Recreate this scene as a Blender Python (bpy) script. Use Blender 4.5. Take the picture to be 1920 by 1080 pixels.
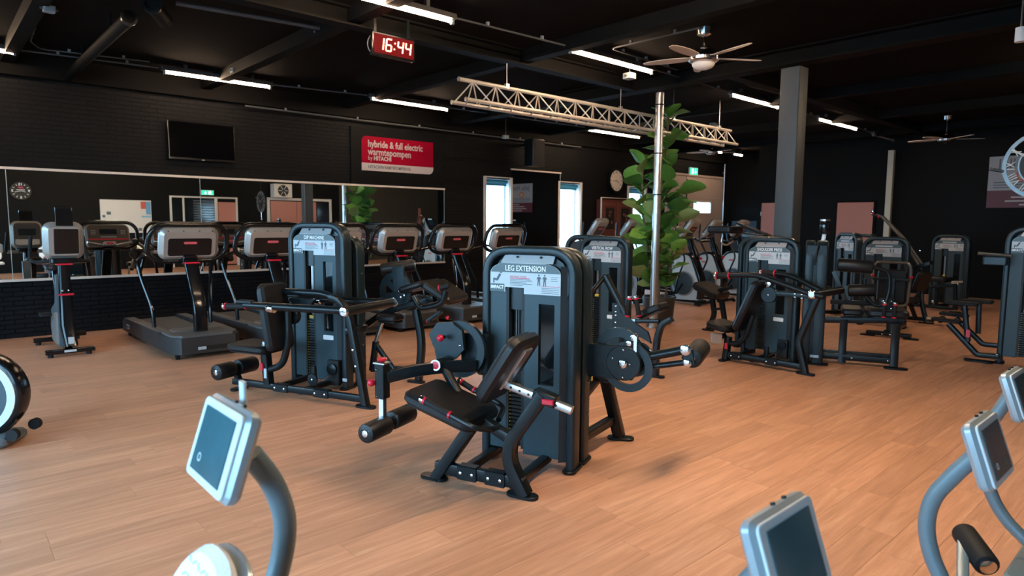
import bpy, bmesh, math, random
from mathutils import Vector as V, Matrix
for o in list(bpy.data.objects): bpy.data.objects.remove(o)
scene = bpy.context.scene
C = scene.collection
rnd = random.Random(7)
PI = math.pi

# ---------------------------------------------------------------- camera, sky, exposure
# world: X runs along the mirror wall, Y towards it, Z up; camera stands at the origin, 1.6 m up
FPX, PITCH, ROLL, HEAD, EYE = 1224.8, 0.0997, 0.00728, 0.83422, 1.6
_cp, _sp, _cr, _sr = math.cos(PITCH), math.sin(PITCH), math.cos(ROLL), math.sin(ROLL)
_lev = Matrix(((_cr, -_sr, 0), (_sr, _cr, 0), (0, 0, 1))) @ Matrix(((1, 0, 0), (0, _cp, -_sp), (0, _sp, _cp)))
_c, _s = math.cos(HEAD), math.sin(HEAD)
_CW = Matrix(((_s, 0, _c), (-_c, 0, _s), (0, -1, 0))) @ _lev.transposed()
cam_d = bpy.data.cameras.new('camera'); cam = bpy.data.objects.new('camera', cam_d); C.objects.link(cam)
_r, _u, _b = _CW @ V((1, 0, 0)), -(_CW @ V((0, 1, 0))), -(_CW @ V((0, 0, 1)))
cam.matrix_world = Matrix(((_r.x, _u.x, _b.x, 0), (_r.y, _u.y, _b.y, 0), (_r.z, _u.z, _b.z, EYE), (0, 0, 0, 1)))
cam_d.sensor_width = 36; cam_d.lens = FPX / 1920 * 36; cam_d.clip_start = 0.05; cam_d.clip_end = 200
cam_d.dof.use_dof = True; cam_d.dof.focus_distance = 4.6; cam_d.dof.aperture_fstop = 2.8
scene.camera = cam
scene.view_settings.view_transform = 'Standard'; scene.view_settings.look = 'None'
scene.view_settings.gamma = 1; scene.view_settings.use_curve_mapping = False
scene.view_settings.exposure = 0.65

world = bpy.data.worlds.new('overcast_sky'); scene.world = world; world.use_nodes = True
_bg = world.node_tree.nodes['Background']
_bg.inputs[0].default_value = (0.38, 0.71, 1.0, 1); _bg.inputs[1].default_value = 11.8
# daylight comes in through the window openings of wall_left and wall_mirror (portals only guide the sampling)
def portal(loc, rot, sx, sy):
    l = bpy.data.lights.new('daylight_portal', 'AREA'); l.shape = 'RECTANGLE'; l.size = sx; l.size_y = sy
    l.cycles.is_portal = True
    o = bpy.data.objects.new('daylight_portal', l); C.objects.link(o); o.location = loc; o.rotation_euler = rot
TUBE_W, FILL_W = 80.0, 470.0

# ---------------------------------------------------------------- pixel <-> place helpers (measuring from the 1920x1080 photograph)
def ray(px, py): return _CW @ V(((px - 960) / FPX, (py - 540) / FPX, 1))
EYEV = V((0, 0, EYE))
def fl(px, py, z=0.0):
    d = ray(px, py); return EYEV + d * ((z - EYE) / d.z)
def wy(px, py, Y):
    d = ray(px, py); return EYEV + d * (Y / d.y)
def wx(px, py, X):
    d = ray(px, py); return EYEV + d * (X / d.x)
def proj(p):
    v = _CW.transposed() @ (V(p) - EYEV); return (960 + FPX * v.x / v.z, 540 + FPX * v.y / v.z, v.z)
class Frame:                     # a machine's own axes: x right along its front, y away from the viewer, z up
    def __init__(s, o, deg):
        a = math.radians(deg); s.o = V((o[0], o[1], 0)); s.a = a
        s.u = V((math.cos(a), math.sin(a), 0)); s.v = V((-math.sin(a), math.cos(a), 0))
    def l(s, p): d = V(p) - s.o; return V((d.dot(s.u), d.dot(s.v), p[2]))
    def y(s, px, py, Y):
        d = ray(px, py); return s.l(EYEV + d * ((Y - (EYEV - s.o).dot(s.v)) / d.dot(s.v)))
    def x(s, px, py, X):
        d = ray(px, py); return s.l(EYEV + d * ((X - (EYEV - s.o).dot(s.u)) / d.dot(s.u)))
    def z(s, px, py, Z): return s.l(fl(px, py, Z))

# ---------------------------------------------------------------- materials
MATS = {}
def mat(name, col, rough=.5, metal=0, spec=.5, emit=None, es=0, noise=0, nscale=40, bump=0, bscale=200, coat=0):
    if name in MATS: return MATS[name]
    m = bpy.data.materials.new(name); m.use_nodes = True; nt = m.node_tree; b = nt.nodes['Principled BSDF']
    b.inputs['Base Color'].default_value = (*col, 1); b.inputs['Roughness'].default_value = rough
    b.inputs['Metallic'].default_value = metal; b.inputs['Specular IOR Level'].default_value = spec
    b.inputs['Coat Weight'].default_value = coat
    if emit: b.inputs['Emission Color'].default_value = (*emit, 1); b.inputs['Emission Strength'].default_value = es
    if noise or bump:
        tc = nt.nodes.new('ShaderNodeTexCoord')
    if noise:
        n = nt.nodes.new('ShaderNodeTexNoise'); n.inputs['Scale'].default_value = nscale; n.inputs['Detail'].default_value = 3
        nt.links.new(tc.outputs['Object'], n.inputs['Vector'])
        r = nt.nodes.new('ShaderNodeMapRange'); r.inputs['To Min'].default_value = 1 - noise; r.inputs['To Max'].default_value = 1 + noise
        mx = nt.nodes.new('ShaderNodeMix'); mx.data_type = 'RGBA'; mx.blend_type = 'MULTIPLY'; mx.inputs['Factor'].default_value = 1
        mx.inputs['A'].default_value = (*col, 1)
        nt.links.new(n.outputs['Fac'], r.inputs['Value']); nt.links.new(r.outputs['Result'], mx.inputs['B']); nt.links.new(mx.outputs['Result'], b.inputs['Base Color'])
    if bump:
        n2 = nt.nodes.new('ShaderNodeTexNoise'); n2.inputs['Scale'].default_value = bscale; nt.links.new(tc.outputs['Object'], n2.inputs['Vector'])
        bp = nt.nodes.new('ShaderNodeBump'); bp.inputs['Strength'].default_value = bump; bp.inputs['Distance'].default_value = .002
        nt.links.new(n2.outputs['Fac'], bp.inputs['Height']); nt.links.new(bp.outputs['Normal'], b.inputs['Normal'])
    MATS[name] = m; return m
FRAME = mat('black_powder_coat', (.0042, .0072, .0088), .3, spec=.28, noise=.15, bump=.12, bscale=500)
HOOP = mat('charcoal_tower_frame', (.009, .0185, .0235), .34, spec=.35, noise=.1, bump=.1, bscale=400)
PANEL = mat('grey_shroud', (.026, .050, .062), .45, spec=.35, noise=.06, bump=.1, bscale=300)
PANELD = mat('grey_shroud_dark', (.032, .035, .038), .5, spec=.25, noise=.06)
PAD = mat('black_vinyl', (.009, .009, .01), .4, spec=.3, noise=.2, nscale=15, bump=.25, bscale=350)
PADE = mat('black_vinyl_side', (.016, .018, .02), .4, bump=.2, bscale=350)
CHROME = mat('chrome', (.72, .73, .75), .14, 1, noise=.04)
STEEL = mat('brushed_steel', (.5, .5, .5), .32, 1, noise=.06)
RED = mat('red_plastic', (.55, .008, .03), .35, noise=.05)
PLATE = mat('label_plate', (.46, .50, .52), .4, noise=.02)
PLATEH = mat('label_header', (.06, .09, .10), .4, noise=.03)
INK = mat('print_dark', (.07, .1, .12), .6, noise=.05)
INKR = mat('print_red', (.6, .05, .1), .6, noise=.05)
WHITE = mat('print_white', (.8, .82, .83), .5, noise=.03)
BLACK = mat('black_void', (.004, .004, .004), .6, noise=.1)
GLASSD = mat('smoked_acrylic', (.006, .007, .008), .08, noise=.1)
YEL = mat('yellow_mark', (.6, .42, .04), .5, noise=.05)
RUBBER = mat('black_rubber', (.01, .01, .011), .65, spec=.25, noise=.2)
SILVER = mat('silver_plastic', (.42, .395, .37), .34, .55, noise=.04, bump=.05)
GLOSSB = mat('gloss_black', (.006, .006, .007), .16, spec=.4, noise=.1)
BADGE = mat('red_badge', (.62, .10, .12), .4, noise=.05)

# ---------------------------------------------------------------- mesh helpers
def fillet(pts, r, n=5, closed=False):
    pts = [V(p) for p in pts]
    if r <= 0: return pts
    out = []; N = len(pts)
    for i in range(N):
        if not closed and i in (0, N - 1): out.append(pts[i]); continue
        p, a, b = pts[i], pts[i - 1], pts[(i + 1) % N]
        d1, d2 = (a - p), (b - p); l1, l2 = d1.length, d2.length
        if l1 < 1e-6 or l2 < 1e-6: continue
        d1 /= l1; d2 /= l2; k = min(r, l1 * .48, l2 * .48)
        if d1.dot(d2) < -.9995: out.append(p); continue
        for j in range(n + 1):
            t = j / n; out.append((p + d1 * k) * (1 - t) ** 2 + p * 2 * t * (1 - t) + (p + d2 * k) * t * t)
    return out
def rrect(w, h, r, n=4):
    r = max(min(r, w / 2 - 1e-5, h / 2 - 1e-5), 0); o = []
    if r <= 1e-6: return [(-w/2, -h/2), (w/2, -h/2), (w/2, h/2), (-w/2, h/2)]
    for cx, cy, a0 in ((w/2 - r, h/2 - r, 0), (-w/2 + r, h/2 - r, PI/2), (-w/2 + r, -h/2 + r, PI), (w/2 - r, -h/2 + r, 1.5*PI)):
        for j in range(n + 1):
            a = a0 + PI/2 * j / n; o.append((cx + r * math.cos(a), cy + r * math.sin(a)))
    return o
def circ(r, n=10): return [(r * math.cos(2*PI*j/n), r * math.sin(2*PI*j/n)) for j in range(n)]
class B:
    def __init__(s): s.v = []; s.f = []
    def loop(s, pts): i = len(s.v); s.v += [tuple(p) for p in pts]; return list(range(i, i + len(pts)))
    def skin(s, a, b):
        n = len(a)
        for i in range(n): s.f.append((a[i], a[(i+1) % n], b[(i+1) % n], b[i]))
    def cap(s, a, rev=False): s.f.append(tuple(reversed(a)) if rev else tuple(a))
    def sweep(s, pts, prof, up=None, closed=False, scale=None):
        pts = [V(p) for p in pts]; N = len(pts); loops = []; side = None
        for i, p in enumerate(pts):
            if closed: t = pts[(i+1) % N] - pts[i-1]
            else: t = pts[min(i+1, N-1)] - pts[max(i-1, 0)]
            t.normalize()
            if up is not None: side = t.cross(V(up))
            elif side is None:
                h = V((0, 0, 1)) if abs(t.z) < .9 else V((1, 0, 0)); side = t.cross(h)
            else: side = side - t * side.dot(t)
            side.normalize(); w = side.cross(t)
            k = scale[i] if scale else 1
            loops.append(s.loop([p + side * (a * k) + w * (b * k) for a, b in prof]))
        for i in range(N - 1): s.skin(loops[i], loops[i+1])
        if closed: s.skin(loops[-1], loops[0])
        else: s.cap(loops[0], True); s.cap(loops[-1])
        return s
    def tube(s, pts, r, seg=10, bend=.06, closed=False, up=None): return s.sweep(fillet(pts, bend, 5, closed), circ(r, seg), up, closed)
    def bar(s, pts, w, h, up=(0, 0, 1), bend=.05, e=.008, closed=False): return s.sweep(fillet(pts, bend, 5, closed), rrect(w, h, e, 2), up, closed)
    def rbox(s, c, size, r=0, e=0, ax=None, ay=None, n=4):
        # rounded rectangle in the ax-ay plane, extruded along ax x ay, edges eased by e
        c = V(c); ax = V(ax or (1, 0, 0)).normalized(); ay = V(ay or (0, 1, 0)); az = ax.cross(ay).normalized(); ay = az.cross(ax)
        w, h, t = size; loops = []
        for ins, z in ((e, -t/2), (0, -t/2 + e), (0, t/2 - e), (e, t/2)) if e > 0 else ((0, -t/2), (0, t/2)):
            loops.append(s.loop([c + ax * x + ay * y + az * z for x, y in rrect(w - 2*ins, h - 2*ins, max(r - ins, 0) if r else (0), n)]))
        for a, b in zip(loops, loops[1:]): s.skin(a, b)
        s.cap(loops[0], True); s.cap(loops[-1]); return s
    def slab(s, p0, p1, wdir, w, t, r=.03, e=.012, n=4):
        p0, p1 = V(p0), V(p1); return s.rbox((p0 + p1) / 2, ((p1 - p0).length, w, t), r, e, p1 - p0, wdir, n)
    def cyl(s, p0, p1, r, seg=16, e=0, r1=None):
        p0, p1 = V(p0), V(p1); L = (p1 - p0).length
        if e <= 0: return s.sweep([p0, p1], circ(r, seg), scale=[1, (r1 or r) / r])
        d = (p1 - p0) / L
        return s.sweep([p0, p0 + d * e * .3, p0 + d * e, p1 - d * e, p1 - d * e * .3, p1], circ(r, seg), scale=[(r - e) / r, (r - e * .3) / r, 1, 1, (r - e * .3) / r, (r - e) / r])
    def lathe(s, o, axis, prof, seg=20):
        o = V(o); a = V(axis).normalized(); h = V((1, 0, 0)) if abs(a.x) < .9 else V((0, 1, 0)); x = a.cross(h).normalized(); y = a.cross(x)
        ls = [s.loop([o + a * z + (x * math.cos(2*PI*j/seg) + y * math.sin(2*PI*j/seg)) * r for j in range(seg)]) for r, z in prof]
        for p, q in zip(ls, ls[1:]): s.skin(p, q)
        s.cap(ls[0], True); s.cap(ls[-1]); return s
    def prism(s, poly, depth, o=(0, 0, 0), ax=(1, 0, 0), ay=(0, 0, 1)):
        o = V(o); ax = V(ax).normalized(); ay = V(ay).normalized(); az = ax.cross(ay)
        a = s.loop([o + ax * x + ay * y - az * depth / 2 for x, y in poly]); b = s.loop([o + ax * x + ay * y + az * depth / 2 for x, y in poly])
        s.skin(a, b); s.cap(a, True); s.cap(b); return s
    def ring(s, c, ax, ay, ro, ri, t, seg=28, a0=0, a1=2*PI):
        c = V(c); ax = V(ax).normalized(); ay = V(ay).normalized(); az = ax.cross(ay); full = abs(a1 - a0 - 2*PI) < 1e-4
        n = seg + (0 if full else 1); ls = []
        for j in range(n):
            a = a0 + (a1 - a0) * j / seg; d = ax * math.cos(a) + ay * math.sin(a)
            ls.append(s.loop([c + d * ri - az * t/2, c + d * ro - az * t/2, c + d * ro + az * t/2, c + d * ri + az * t/2]))
        for p, q in zip(ls, ls[1:]): s.skin(p, q)
        if full: s.skin(ls[-1], ls[0])
        else: s.cap(ls[0], True); s.cap(ls[-1])
        return s
    def ball(s, c, r, seg=12, rings=7, sc=(1, 1, 1)):
        c = V(c); ls = []
        for i in range(1, rings):
            ph = PI * i / rings
            ls.append(s.loop([c + V((r * sc[0] * math.sin(ph) * math.cos(2*PI*j/seg), r * sc[1] * math.sin(ph) * math.sin(2*PI*j/seg), r * sc[2] * math.cos(ph))) for j in range(seg)]))
        for p, q in zip(ls, ls[1:]): s.skin(p, q)
        s.cap(ls[0], True); s.cap(ls[-1]); return s
    def mesh(s, name):
        m = bpy.data.meshes.new(name); m.from_pydata(s.v, [], s.f)
        bm = bmesh.new(); bm.from_mesh(m); bmesh.ops.recalc_face_normals(bm, faces=bm.faces)
        for e in bm.edges:
            if len(e.link_faces) == 2: e.smooth = e.calc_face_angle(0) < .62
        for f in bm.faces: f.smooth = True
        bm.to_mesh(m); bm.free(); return m
    def build(s, name, m, parent=None):
        me = s.mesh(name); me.materials.append(m); o = bpy.data.objects.new(name, me); C.objects.link(o)
        if parent: o.parent = parent
        return o
def tag(o, label=None, cat=None, group=None, kind=None):
    if label: o['label'] = label
    if cat: o['category'] = cat
    if group: o['group'] = group
    if kind: o['kind'] = kind
    return o
def thing(name, label, cat, loc=(0, 0, 0), rz=0.0, group=None):
    o = bpy.data.objects.new(name, None); C.objects.link(o); o.location = loc; o.rotation_euler = (0, 0, rz); o.empty_display_size = .2
    return tag(o, label, cat, group)
def copy_tree(o, parent=None):
    c = o.copy(); C.objects.link(c)
    if parent: c.parent = parent
    for ch in [x for x in bpy.data.objects if x.parent == o]: copy_tree(ch, c)
    return c
_FT = {}
def text(name, s, size, o, ax, ay, m, parent, depth=.0015, align='CENTER', wide=1.0, bold=0.0):
    cu = bpy.data.curves.new('lettering', 'FONT'); cu.body = s; cu.size = size; cu.align_x = align; cu.align_y = 'CENTER'; cu.extrude = depth; cu.offset = bold; cu.resolution_u = 2
    t = bpy.data.objects.new('lettering', cu); me = bpy.data.meshes.new_from_object(t); bpy.data.objects.remove(t); bpy.data.curves.remove(cu)
    ax = V(ax).normalized(); ay = V(ay).normalized(); az = ax.cross(ay); ax = ax * wide
    me.transform(Matrix(((ax.x, ay.x, az.x, o[0]), (ax.y, ay.y, az.y, o[1]), (ax.z, ay.z, az.z, o[2]), (0, 0, 0, 1))))
    me.name = name; me.materials.clear(); me.materials.append(m)
    ob = bpy.data.objects.new(name, me); C.objects.link(ob)
    if parent: ob.parent = parent
    return ob
# ---------------------------------------------------------------- the room
XL, XF, XA, YB, YM, ZC = -3.2, 17.45, 18.9, -2.4, 10.947, 3.76
def brickwall(name, col, rough=.5, sc=(1, 1)):
    m = mat(name, col, rough, spec=.15); nt = m.node_tree; b = nt.nodes['Principled BSDF']
    g = nt.nodes.new('ShaderNodeNewGeometry'); mp = nt.nodes.new('ShaderNodeMapping'); mp.inputs['Rotation'].default_value = (PI/2, 0, 0)
    br = nt.nodes.new('ShaderNodeTexBrick'); br.inputs['Scale'].default_value = 1; br.inputs['Mortar Size'].default_value = .006
    br.inputs['Brick Width'].default_value = .22; br.inputs['Row Height'].default_value = .0625; br.inputs['Mortar Smooth'].default_value = .6
    br.inputs['Color1'].default_value = (*col, 1); br.inputs['Color2'].default_value = (*[c * .8 for c in col], 1); br.inputs['Mortar'].default_value = (*[c * .55 for c in col], 1)
    nt.links.new(g.outputs['Position'], mp.inputs['Vector']); nt.links.new(mp.outputs['Vector'], br.inputs['Vector'])
    n = nt.nodes.new('ShaderNodeTexNoise'); n.inputs['Scale'].default_value = 30; nt.links.new(g.outputs['Position'], n.inputs['Vector'])
    ad = nt.nodes.new('ShaderNodeMath'); ad.operation = 'MULTIPLY_ADD'; ad.inputs[1].default_value = -1.0; nt.links.new(br.outputs['Fac'], ad.inputs[0]); nt.links.new(n.outputs['Fac'], ad.inputs[2])
    bp = nt.nodes.new('ShaderNodeBump'); bp.inputs['Strength'].default_value = .7; bp.inputs['Distance'].default_value = .008
    nt.links.new(ad.outputs[0], bp.inputs['Height']); nt.links.new(bp.outputs['Normal'], b.inputs['Normal']); nt.links.new(br.outputs['Color'], b.inputs['Base Color'])
    return m
BRICK = brickwall('black_painted_brick', (.0042, .0046, .006), .6)
WALLB = mat('black_wall_paint', (.0024, .0026, .003), .65, spec=.15, noise=.2, nscale=6, bump=.2, bscale=80)
CEIL = mat('black_ceiling_sheet', (.010, .009, .0088), .95, spec=.02, noise=.25, nscale=4)
BEAM = mat('black_beam_paint', (.0035, .0032, .003), .7, spec=.12, noise=.2, nscale=8)
TRIM = mat('cream_trim', (.62, .53, .46), .45, noise=.06, nscale=20)
def struct(o): return tag(o, kind='structure')
def wallbox(name, x0, x1, y0, y1, z0, z1, m): return B().rbox(((x0+x1)/2, (y0+y1)/2, (z0+z1)/2), (x1-x0, y1-y0, z1-z0)).build(name, m)
def holed(name, u0, u1, z0, z1, holes, t, m, pt):
    # wall with rectangular openings; pt(u, w, z) -> world point, w across the thickness
    b = B(); us = sorted({u0, u1, *[h[0] for h in holes], *[h[1] for h in holes]}); zs = sorted({z0, z1, *[h[2] for h in holes], *[h[3] for h in holes]})
    for ua, ub in zip(us, us[1:]):
        for za, zb in zip(zs, zs[1:]):
            um, zm = (ua+ub)/2, (za+zb)/2
            if any(h[0] < um < h[1] and h[2] < zm < h[3] for h in holes): continue
            lo = b.loop([pt(ua, 0, za), pt(ub, 0, za), pt(ub, 0, zb), pt(ua, 0, zb)]); hi = b.loop([pt(ua, t, za), pt(ub, t, za), pt(ub, t, zb), pt(ua, t, zb)])
            b.skin(lo, hi); b.cap(lo, True); b.cap(hi)
    return b.build(name, m)

# --- floor: boards of 0.183 x 1.22 m laid along X, each its own piece where the photo is near enough
def wood(name, attr):
    m = bpy.data.materials.new(name); m.use_nodes = True; nt = m.node_tree; b = nt.nodes['Principled BSDF']; N = nt.nodes.new; L = nt.links.new
    g = N('ShaderNodeNewGeometry')
    if attr: rn = N('ShaderNodeAttribute'); rn.attribute_name = 'tone'; ro = rn.outputs['Fac']
    else: rn = N('ShaderNodeObjectInfo'); ro = rn.outputs['Random']
    off = N('ShaderNodeMath'); off.operation = 'MULTIPLY'; off.inputs[1].default_value = 37.0; L(ro, off.inputs[0])
    cb = N('ShaderNodeCombineXYZ'); L(off.outputs[0], cb.inputs[0]); L(off.outputs[0], cb.inputs[1])
    ad = N('ShaderNodeVectorMath'); L(g.outputs['Position'], ad.inputs[0]); L(cb.outputs[0], ad.inputs[1])
    mp = N('ShaderNodeMapping'); mp.inputs['Scale'].default_value = (1.0, 13, 1); L(ad.outputs[0], mp.inputs['Vector'])
    n1 = N('ShaderNodeTexNoise'); n1.inputs['Scale'].default_value = 1.6; n1.inputs['Detail'].default_value = 7; n1.inputs['Roughness'].default_value = .62; n1.inputs['Distortion'].default_value = .6; L(mp.outputs[0], n1.inputs['Vector'])
    mp2 = N('ShaderNodeMapping'); mp2.inputs['Scale'].default_value = (3, 130, 1); L(ad.outputs[0], mp2.inputs['Vector'])
    n2 = N('ShaderNodeTexNoise'); n2.inputs['Scale'].default_value = 1.5; n2.inputs['Detail'].default_value = 4; L(mp2.outputs[0], n2.inputs['Vector'])
    cr = N('ShaderNodeValToRGB'); e = cr.color_ramp.elements; e[0].position = .25; e[0].color = (.43, .215, .12, 1); e[1].position = .72; e[1].color = (.67, .362, .225, 1)
    k = cr.color_ramp.elements.new(.5); k.color = (.56, .278, .165, 1)
    L(n1.outputs['Fac'], cr.inputs['Fac'])
    r2 = N('ShaderNodeMapRange'); r2.inputs['From Min'].default_value = .3; r2.inputs['From Max'].default_value = .7; r2.inputs['To Min'].default_value = .90; r2.inputs['To Max'].default_value = 1.09; L(n2.outputs['Fac'], r2.inputs['Value'])
    r3 = N('ShaderNodeMapRange'); r3.inputs['To Min'].default_value = .90; r3.inputs['To Max'].default_value = 1.08; L(ro, r3.inputs['Value'])
    mu = N('ShaderNodeMath'); mu.operation = 'MULTIPLY'; L(r2.outputs[0], mu.inputs[0]); L(r3.outputs[0], mu.inputs[1])
    mx = N('ShaderNodeMix'); mx.data_type = 'RGBA'; mx.blend_type = 'MULTIPLY'; mx.inputs['Factor'].default_value = 1; L(cr.outputs[0], mx.inputs['A']); L(mu.outputs[0], mx.inputs['B'])
    L(mx.outputs['Result'], b.inputs['Base Color'])
    rr = N('ShaderNodeMapRange'); rr.inputs['To Min'].default_value = .36; rr.inputs['To Max'].default_value = .52; L(n2.outputs['Fac'], rr.inputs['Value']); L(rr.outputs[0], b.inputs['Roughness'])
    bp = N('ShaderNodeBump'); bp.inputs['Strength'].default_value = .12; bp.inputs['Distance'].default_value = .002; L(n2.outputs['Fac'], bp.inputs['Height']); L(bp.outputs[0], b.inputs['Normal'])
    b.inputs['Specular IOR Level'].default_value = .5
    return m
WOOD, WOODF = wood('oak_board', False), wood('oak_board_field', True)
SUB = mat('floor_seam', (.20, .115, .065), .6, noise=.1)
floor = struct(B().rbox(((XL+XA)/2, (YB+YM)/2, -.056), (XA-XL+.4, YM-YB+.4, .1)).build('floor', SUB))
PW, PL = .183, 1.22
boards = []
for j in range(int((YM - YB) / PW) + 2):
    y0 = YB - .02 + j * PW; off = rnd.random() * PL
    x = XL - off
    while x < XA:
        x0, x1, y1 = max(x, XL), min(x + PL, XA), min(y0 + PW, YM + .02)
        if x1 - x0 > .02 and y1 - y0 > .01:
            cx, cy = (x0+x1)/2, (y0+y1)/2; q = proj((cx, cy, 0)); a = 0
            if q[2] > .8 and -200 < q[0] < 2120 and 0 < q[1] < 1250:
                c = [proj((px_, py_, 0)) for px_, py_ in ((x0, y0), (x1, y0), (x1, y1), (x0, y1))]
                if min(k[2] for k in c) > .3:
                    a = abs(sum(c[i][0]*c[(i+1) % 4][1] - c[(i+1) % 4][0]*c[i][1] for i in range(4))) / 2
                    if q[1] > 1130 or q[0] < -60 or q[0] > 1980: a *= .2
            boards.append((a, x0, x1, y0, y1))
        x += PL
boards.sort(key=lambda t: -t[0])
bm0 = B().rbox((0, 0, -.003), (PL - .0012, PW - .0012, .006)).mesh('board'); bm0.materials.append(WOOD)
field = B(); tones = []
for i, (a, x0, x1, y0, y1) in enumerate(boards):
    if i < 300 and a > 0:
        o = bpy.data.objects.new('plank', bm0); C.objects.link(o); o.parent = floor; o.location = ((x0+x1)/2, (y0+y1)/2, 0); o.scale = ((x1-x0)/PL, (y1-y0)/PW, 1)
    else:
        f0 = len(field.f); field.rbox(((x0+x1)/2, (y0+y1)/2, -.003), (x1-x0-.0012, y1-y0-.0012, .006)); tones += [rnd.random()] * (len(field.f) - f0)
        for q in range(f0, len(field.f)): tones[q] = tones[f0]
me = bpy.data.meshes.new('plank_field'); me.from_pydata(field.v, [], field.f); me.materials.append(WOODF)
at = me.attributes.new('tone', 'FLOAT', 'FACE'); at.data.foreach_set('value', tones)
o = bpy.data.objects.new('plank_field', me); C.objects.link(o); o.parent = floor; tag(o, kind='stuff')

# --- walls
WIN = [(9.14, 9.83), (11.43, 12.15), (14.1, 14.8)]
struct(holed('wall_mirror', XL, XA + .2, 0, ZC, [(a, b_, .42, 2.55) for a, b_ in WIN] + [(17.0, 18.78, 1.85, 2.34), (15.83, 16.95, 1.85, 2.34)], .22, BRICK, lambda u, w, z: (u, YM + w, z)))
# single bricks where the bare wall shows below the mirror, next to the bike and the first treadmills
wm = bpy.data.objects['wall_mirror']
bk0 = B().rbox((0, 0, 0), (.21, .0525, .012), .004, .003, (1, 0, 0), (0, 0, 1), 1).mesh('brick'); bk0.materials.append(mat('black_painted_brick_face', (.0042, .0048, .0066), .55, spec=.14, noise=.35, nscale=9, bump=.5, bscale=60))
for r_ in range(12):
    for k in range(20):
        x = .45 + k*.22 + (.11 if r_ % 2 else 0)
        o = bpy.data.objects.new('brick', bk0); C.objects.link(o); o.parent = wm; o.location = (x, YM - .002 - rnd.random()*.003, .032 + r_*.0625); o.rotation_euler = (0, rnd.uniform(-.004, .004), 0)
struct(wallbox('wall_far', XF, XF + .2, YB, 9.05, 0, ZC, WALLB))
struct(wallbox('wall_alcove_side', XF + .2, XA, 8.85, 9.05, 0, ZC, WALLB))
struct(wallbox('wall_alcove_end', XA, XA + .2, 9.05, YM, 0, ZC, WALLB))
BROWN = mat('brown_wall_paint', (.055, .042, .026), .6, noise=.15, nscale=5)
struct(wallbox('wall_back', XL, 12.6, YB - .2, YB, 0, ZC, WALLB))
struct(wallbox('wall_back_brown', 12.6, XF, YB - .2, YB, 0, ZC, BROWN))
LW = [(-1.7, .5), (1.0, 3.2), (3.7, 5.9), (6.4, 8.6)]
struct(holed('wall_left', YB, YM, 0, ZC, [(a, b_, .35, 2.9) for a, b_ in LW], -.2, WALLB, lambda u, w, z: (XL + w, u, z)))
struct(wallbox('ceiling', XL, XA, YB, YM, ZC, ZC + .1, CEIL))
for a, b_ in LW: portal((XL - .1, (a+b_)/2, 1.625), (0, -PI/2, 0), 2.55, b_ - a)
for a, b_ in WIN: portal(((a+b_)/2, YM + .16, 1.48), (-PI/2, 0, 0), b_ - a, 2.13)

# --- windows
PANE = bpy.data.materials.new('window_glass'); PANE.use_nodes = True
_nt = PANE.node_tree; _nt.nodes.remove(_nt.nodes['Principled BSDF']); _tr = _nt.nodes.new('ShaderNodeBsdfTransparent'); _gl = _nt.nodes.new('ShaderNodeBsdfGlossy'); _gl.inputs['Roughness'].default_value = .02
_mx = _nt.nodes.new('ShaderNodeMixShader'); _mx.inputs[0].default_value = .06; _nt.links.new(_tr.outputs[0], _mx.inputs[1]); _nt.links.new(_gl.outputs[0], _mx.inputs[2]); _nt.links.new(_mx.outputs[0], _nt.nodes['Material Output'].inputs['Surface'])
BLIND = mat('blue_roller_blind', (.03, .22, .32), .6, noise=.1)
def window_y(n, x0, x1, z0, z1):
    w = struct(B().bar([(x0-.035, YM-.012, z0-.035), (x1+.035, YM-.012, z0-.035), (x1+.035, YM-.012, z1+.035), (x0-.035, YM-.012, z1+.035)], .07, .045, up=(0, 1, 0), bend=0, e=.004, closed=True).build('window_%d' % n, TRIM))
    # inner sash and reveal boards
    for nm, c, s in (('window_reveal', ((x0+.006), YM+.1, (z0+z1)/2), (.012, .2, z1-z0)), ('window_reveal', ((x1-.006), YM+.1, (z0+z1)/2), (.012, .2, z1-z0)), ('window_sill', ((x0+x1)/2, YM+.09, z0+.012), (x1-x0, .24, .024))):
        B().rbox(c, s).build(nm, WHITE, w)
    B().bar([(x0+.03, YM+.15, z0+.05), (x1-.03, YM+.15, z0+.05), (x1-.03, YM+.15, z1-.03), (x0+.03, YM+.15, z1-.03)], .045, .04, up=(0, 1, 0), bend=0, e=.003, closed=True).build('window_sash', WHITE, w)
    B().rbox(((x0+x1)/2, YM+.16, (z0+z1)/2), (x1-x0-.08, .006, z1-z0-.1)).build('window_pane', PANE, w)
    B().cyl((x0+.02, YM+.07, z1-.05), (x1-.02, YM+.07, z1-.05), .04, 12).rbox(((x0+x1)/2, YM+.075, z1-.11), (x1-x0-.05, .004, .07)).build('roller_blind', BLIND, w)
for i, (a, b_) in enumerate(WIN): window_y(i+1, a, b_, .42, 2.55)
for i, (a, b_) in enumerate(LW):
    w = struct(B().bar([(XL-.1, a+.03, .38), (XL-.1, b_-.03, .38), (XL-.1, b_-.03, 2.87), (XL-.1, a+.03, 2.87)], .06, .07, up=(1, 0, 0), bend=0, closed=True).bar([(XL-.1, (a+b_)/2, .38), (XL-.1, (a+b_)/2, 2.87)], .05, .06, up=(1, 0, 0)).build('window_%d' % (i+4), WHITE))
    for s in (0, 1):
        y0 = a + .06 if s == 0 else (a+b_)/2 + .025; y1 = (a+b_)/2 - .025 if s == 0 else b_ - .06
        B().rbox((XL-.1, (y0+y1)/2, 1.625), (.006, y1-y0, 2.43)).build('window_pane', PANE, w)
GROUND = mat('pavement', (.32, .33, .34), .8, noise=.1, nscale=2)
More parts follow.
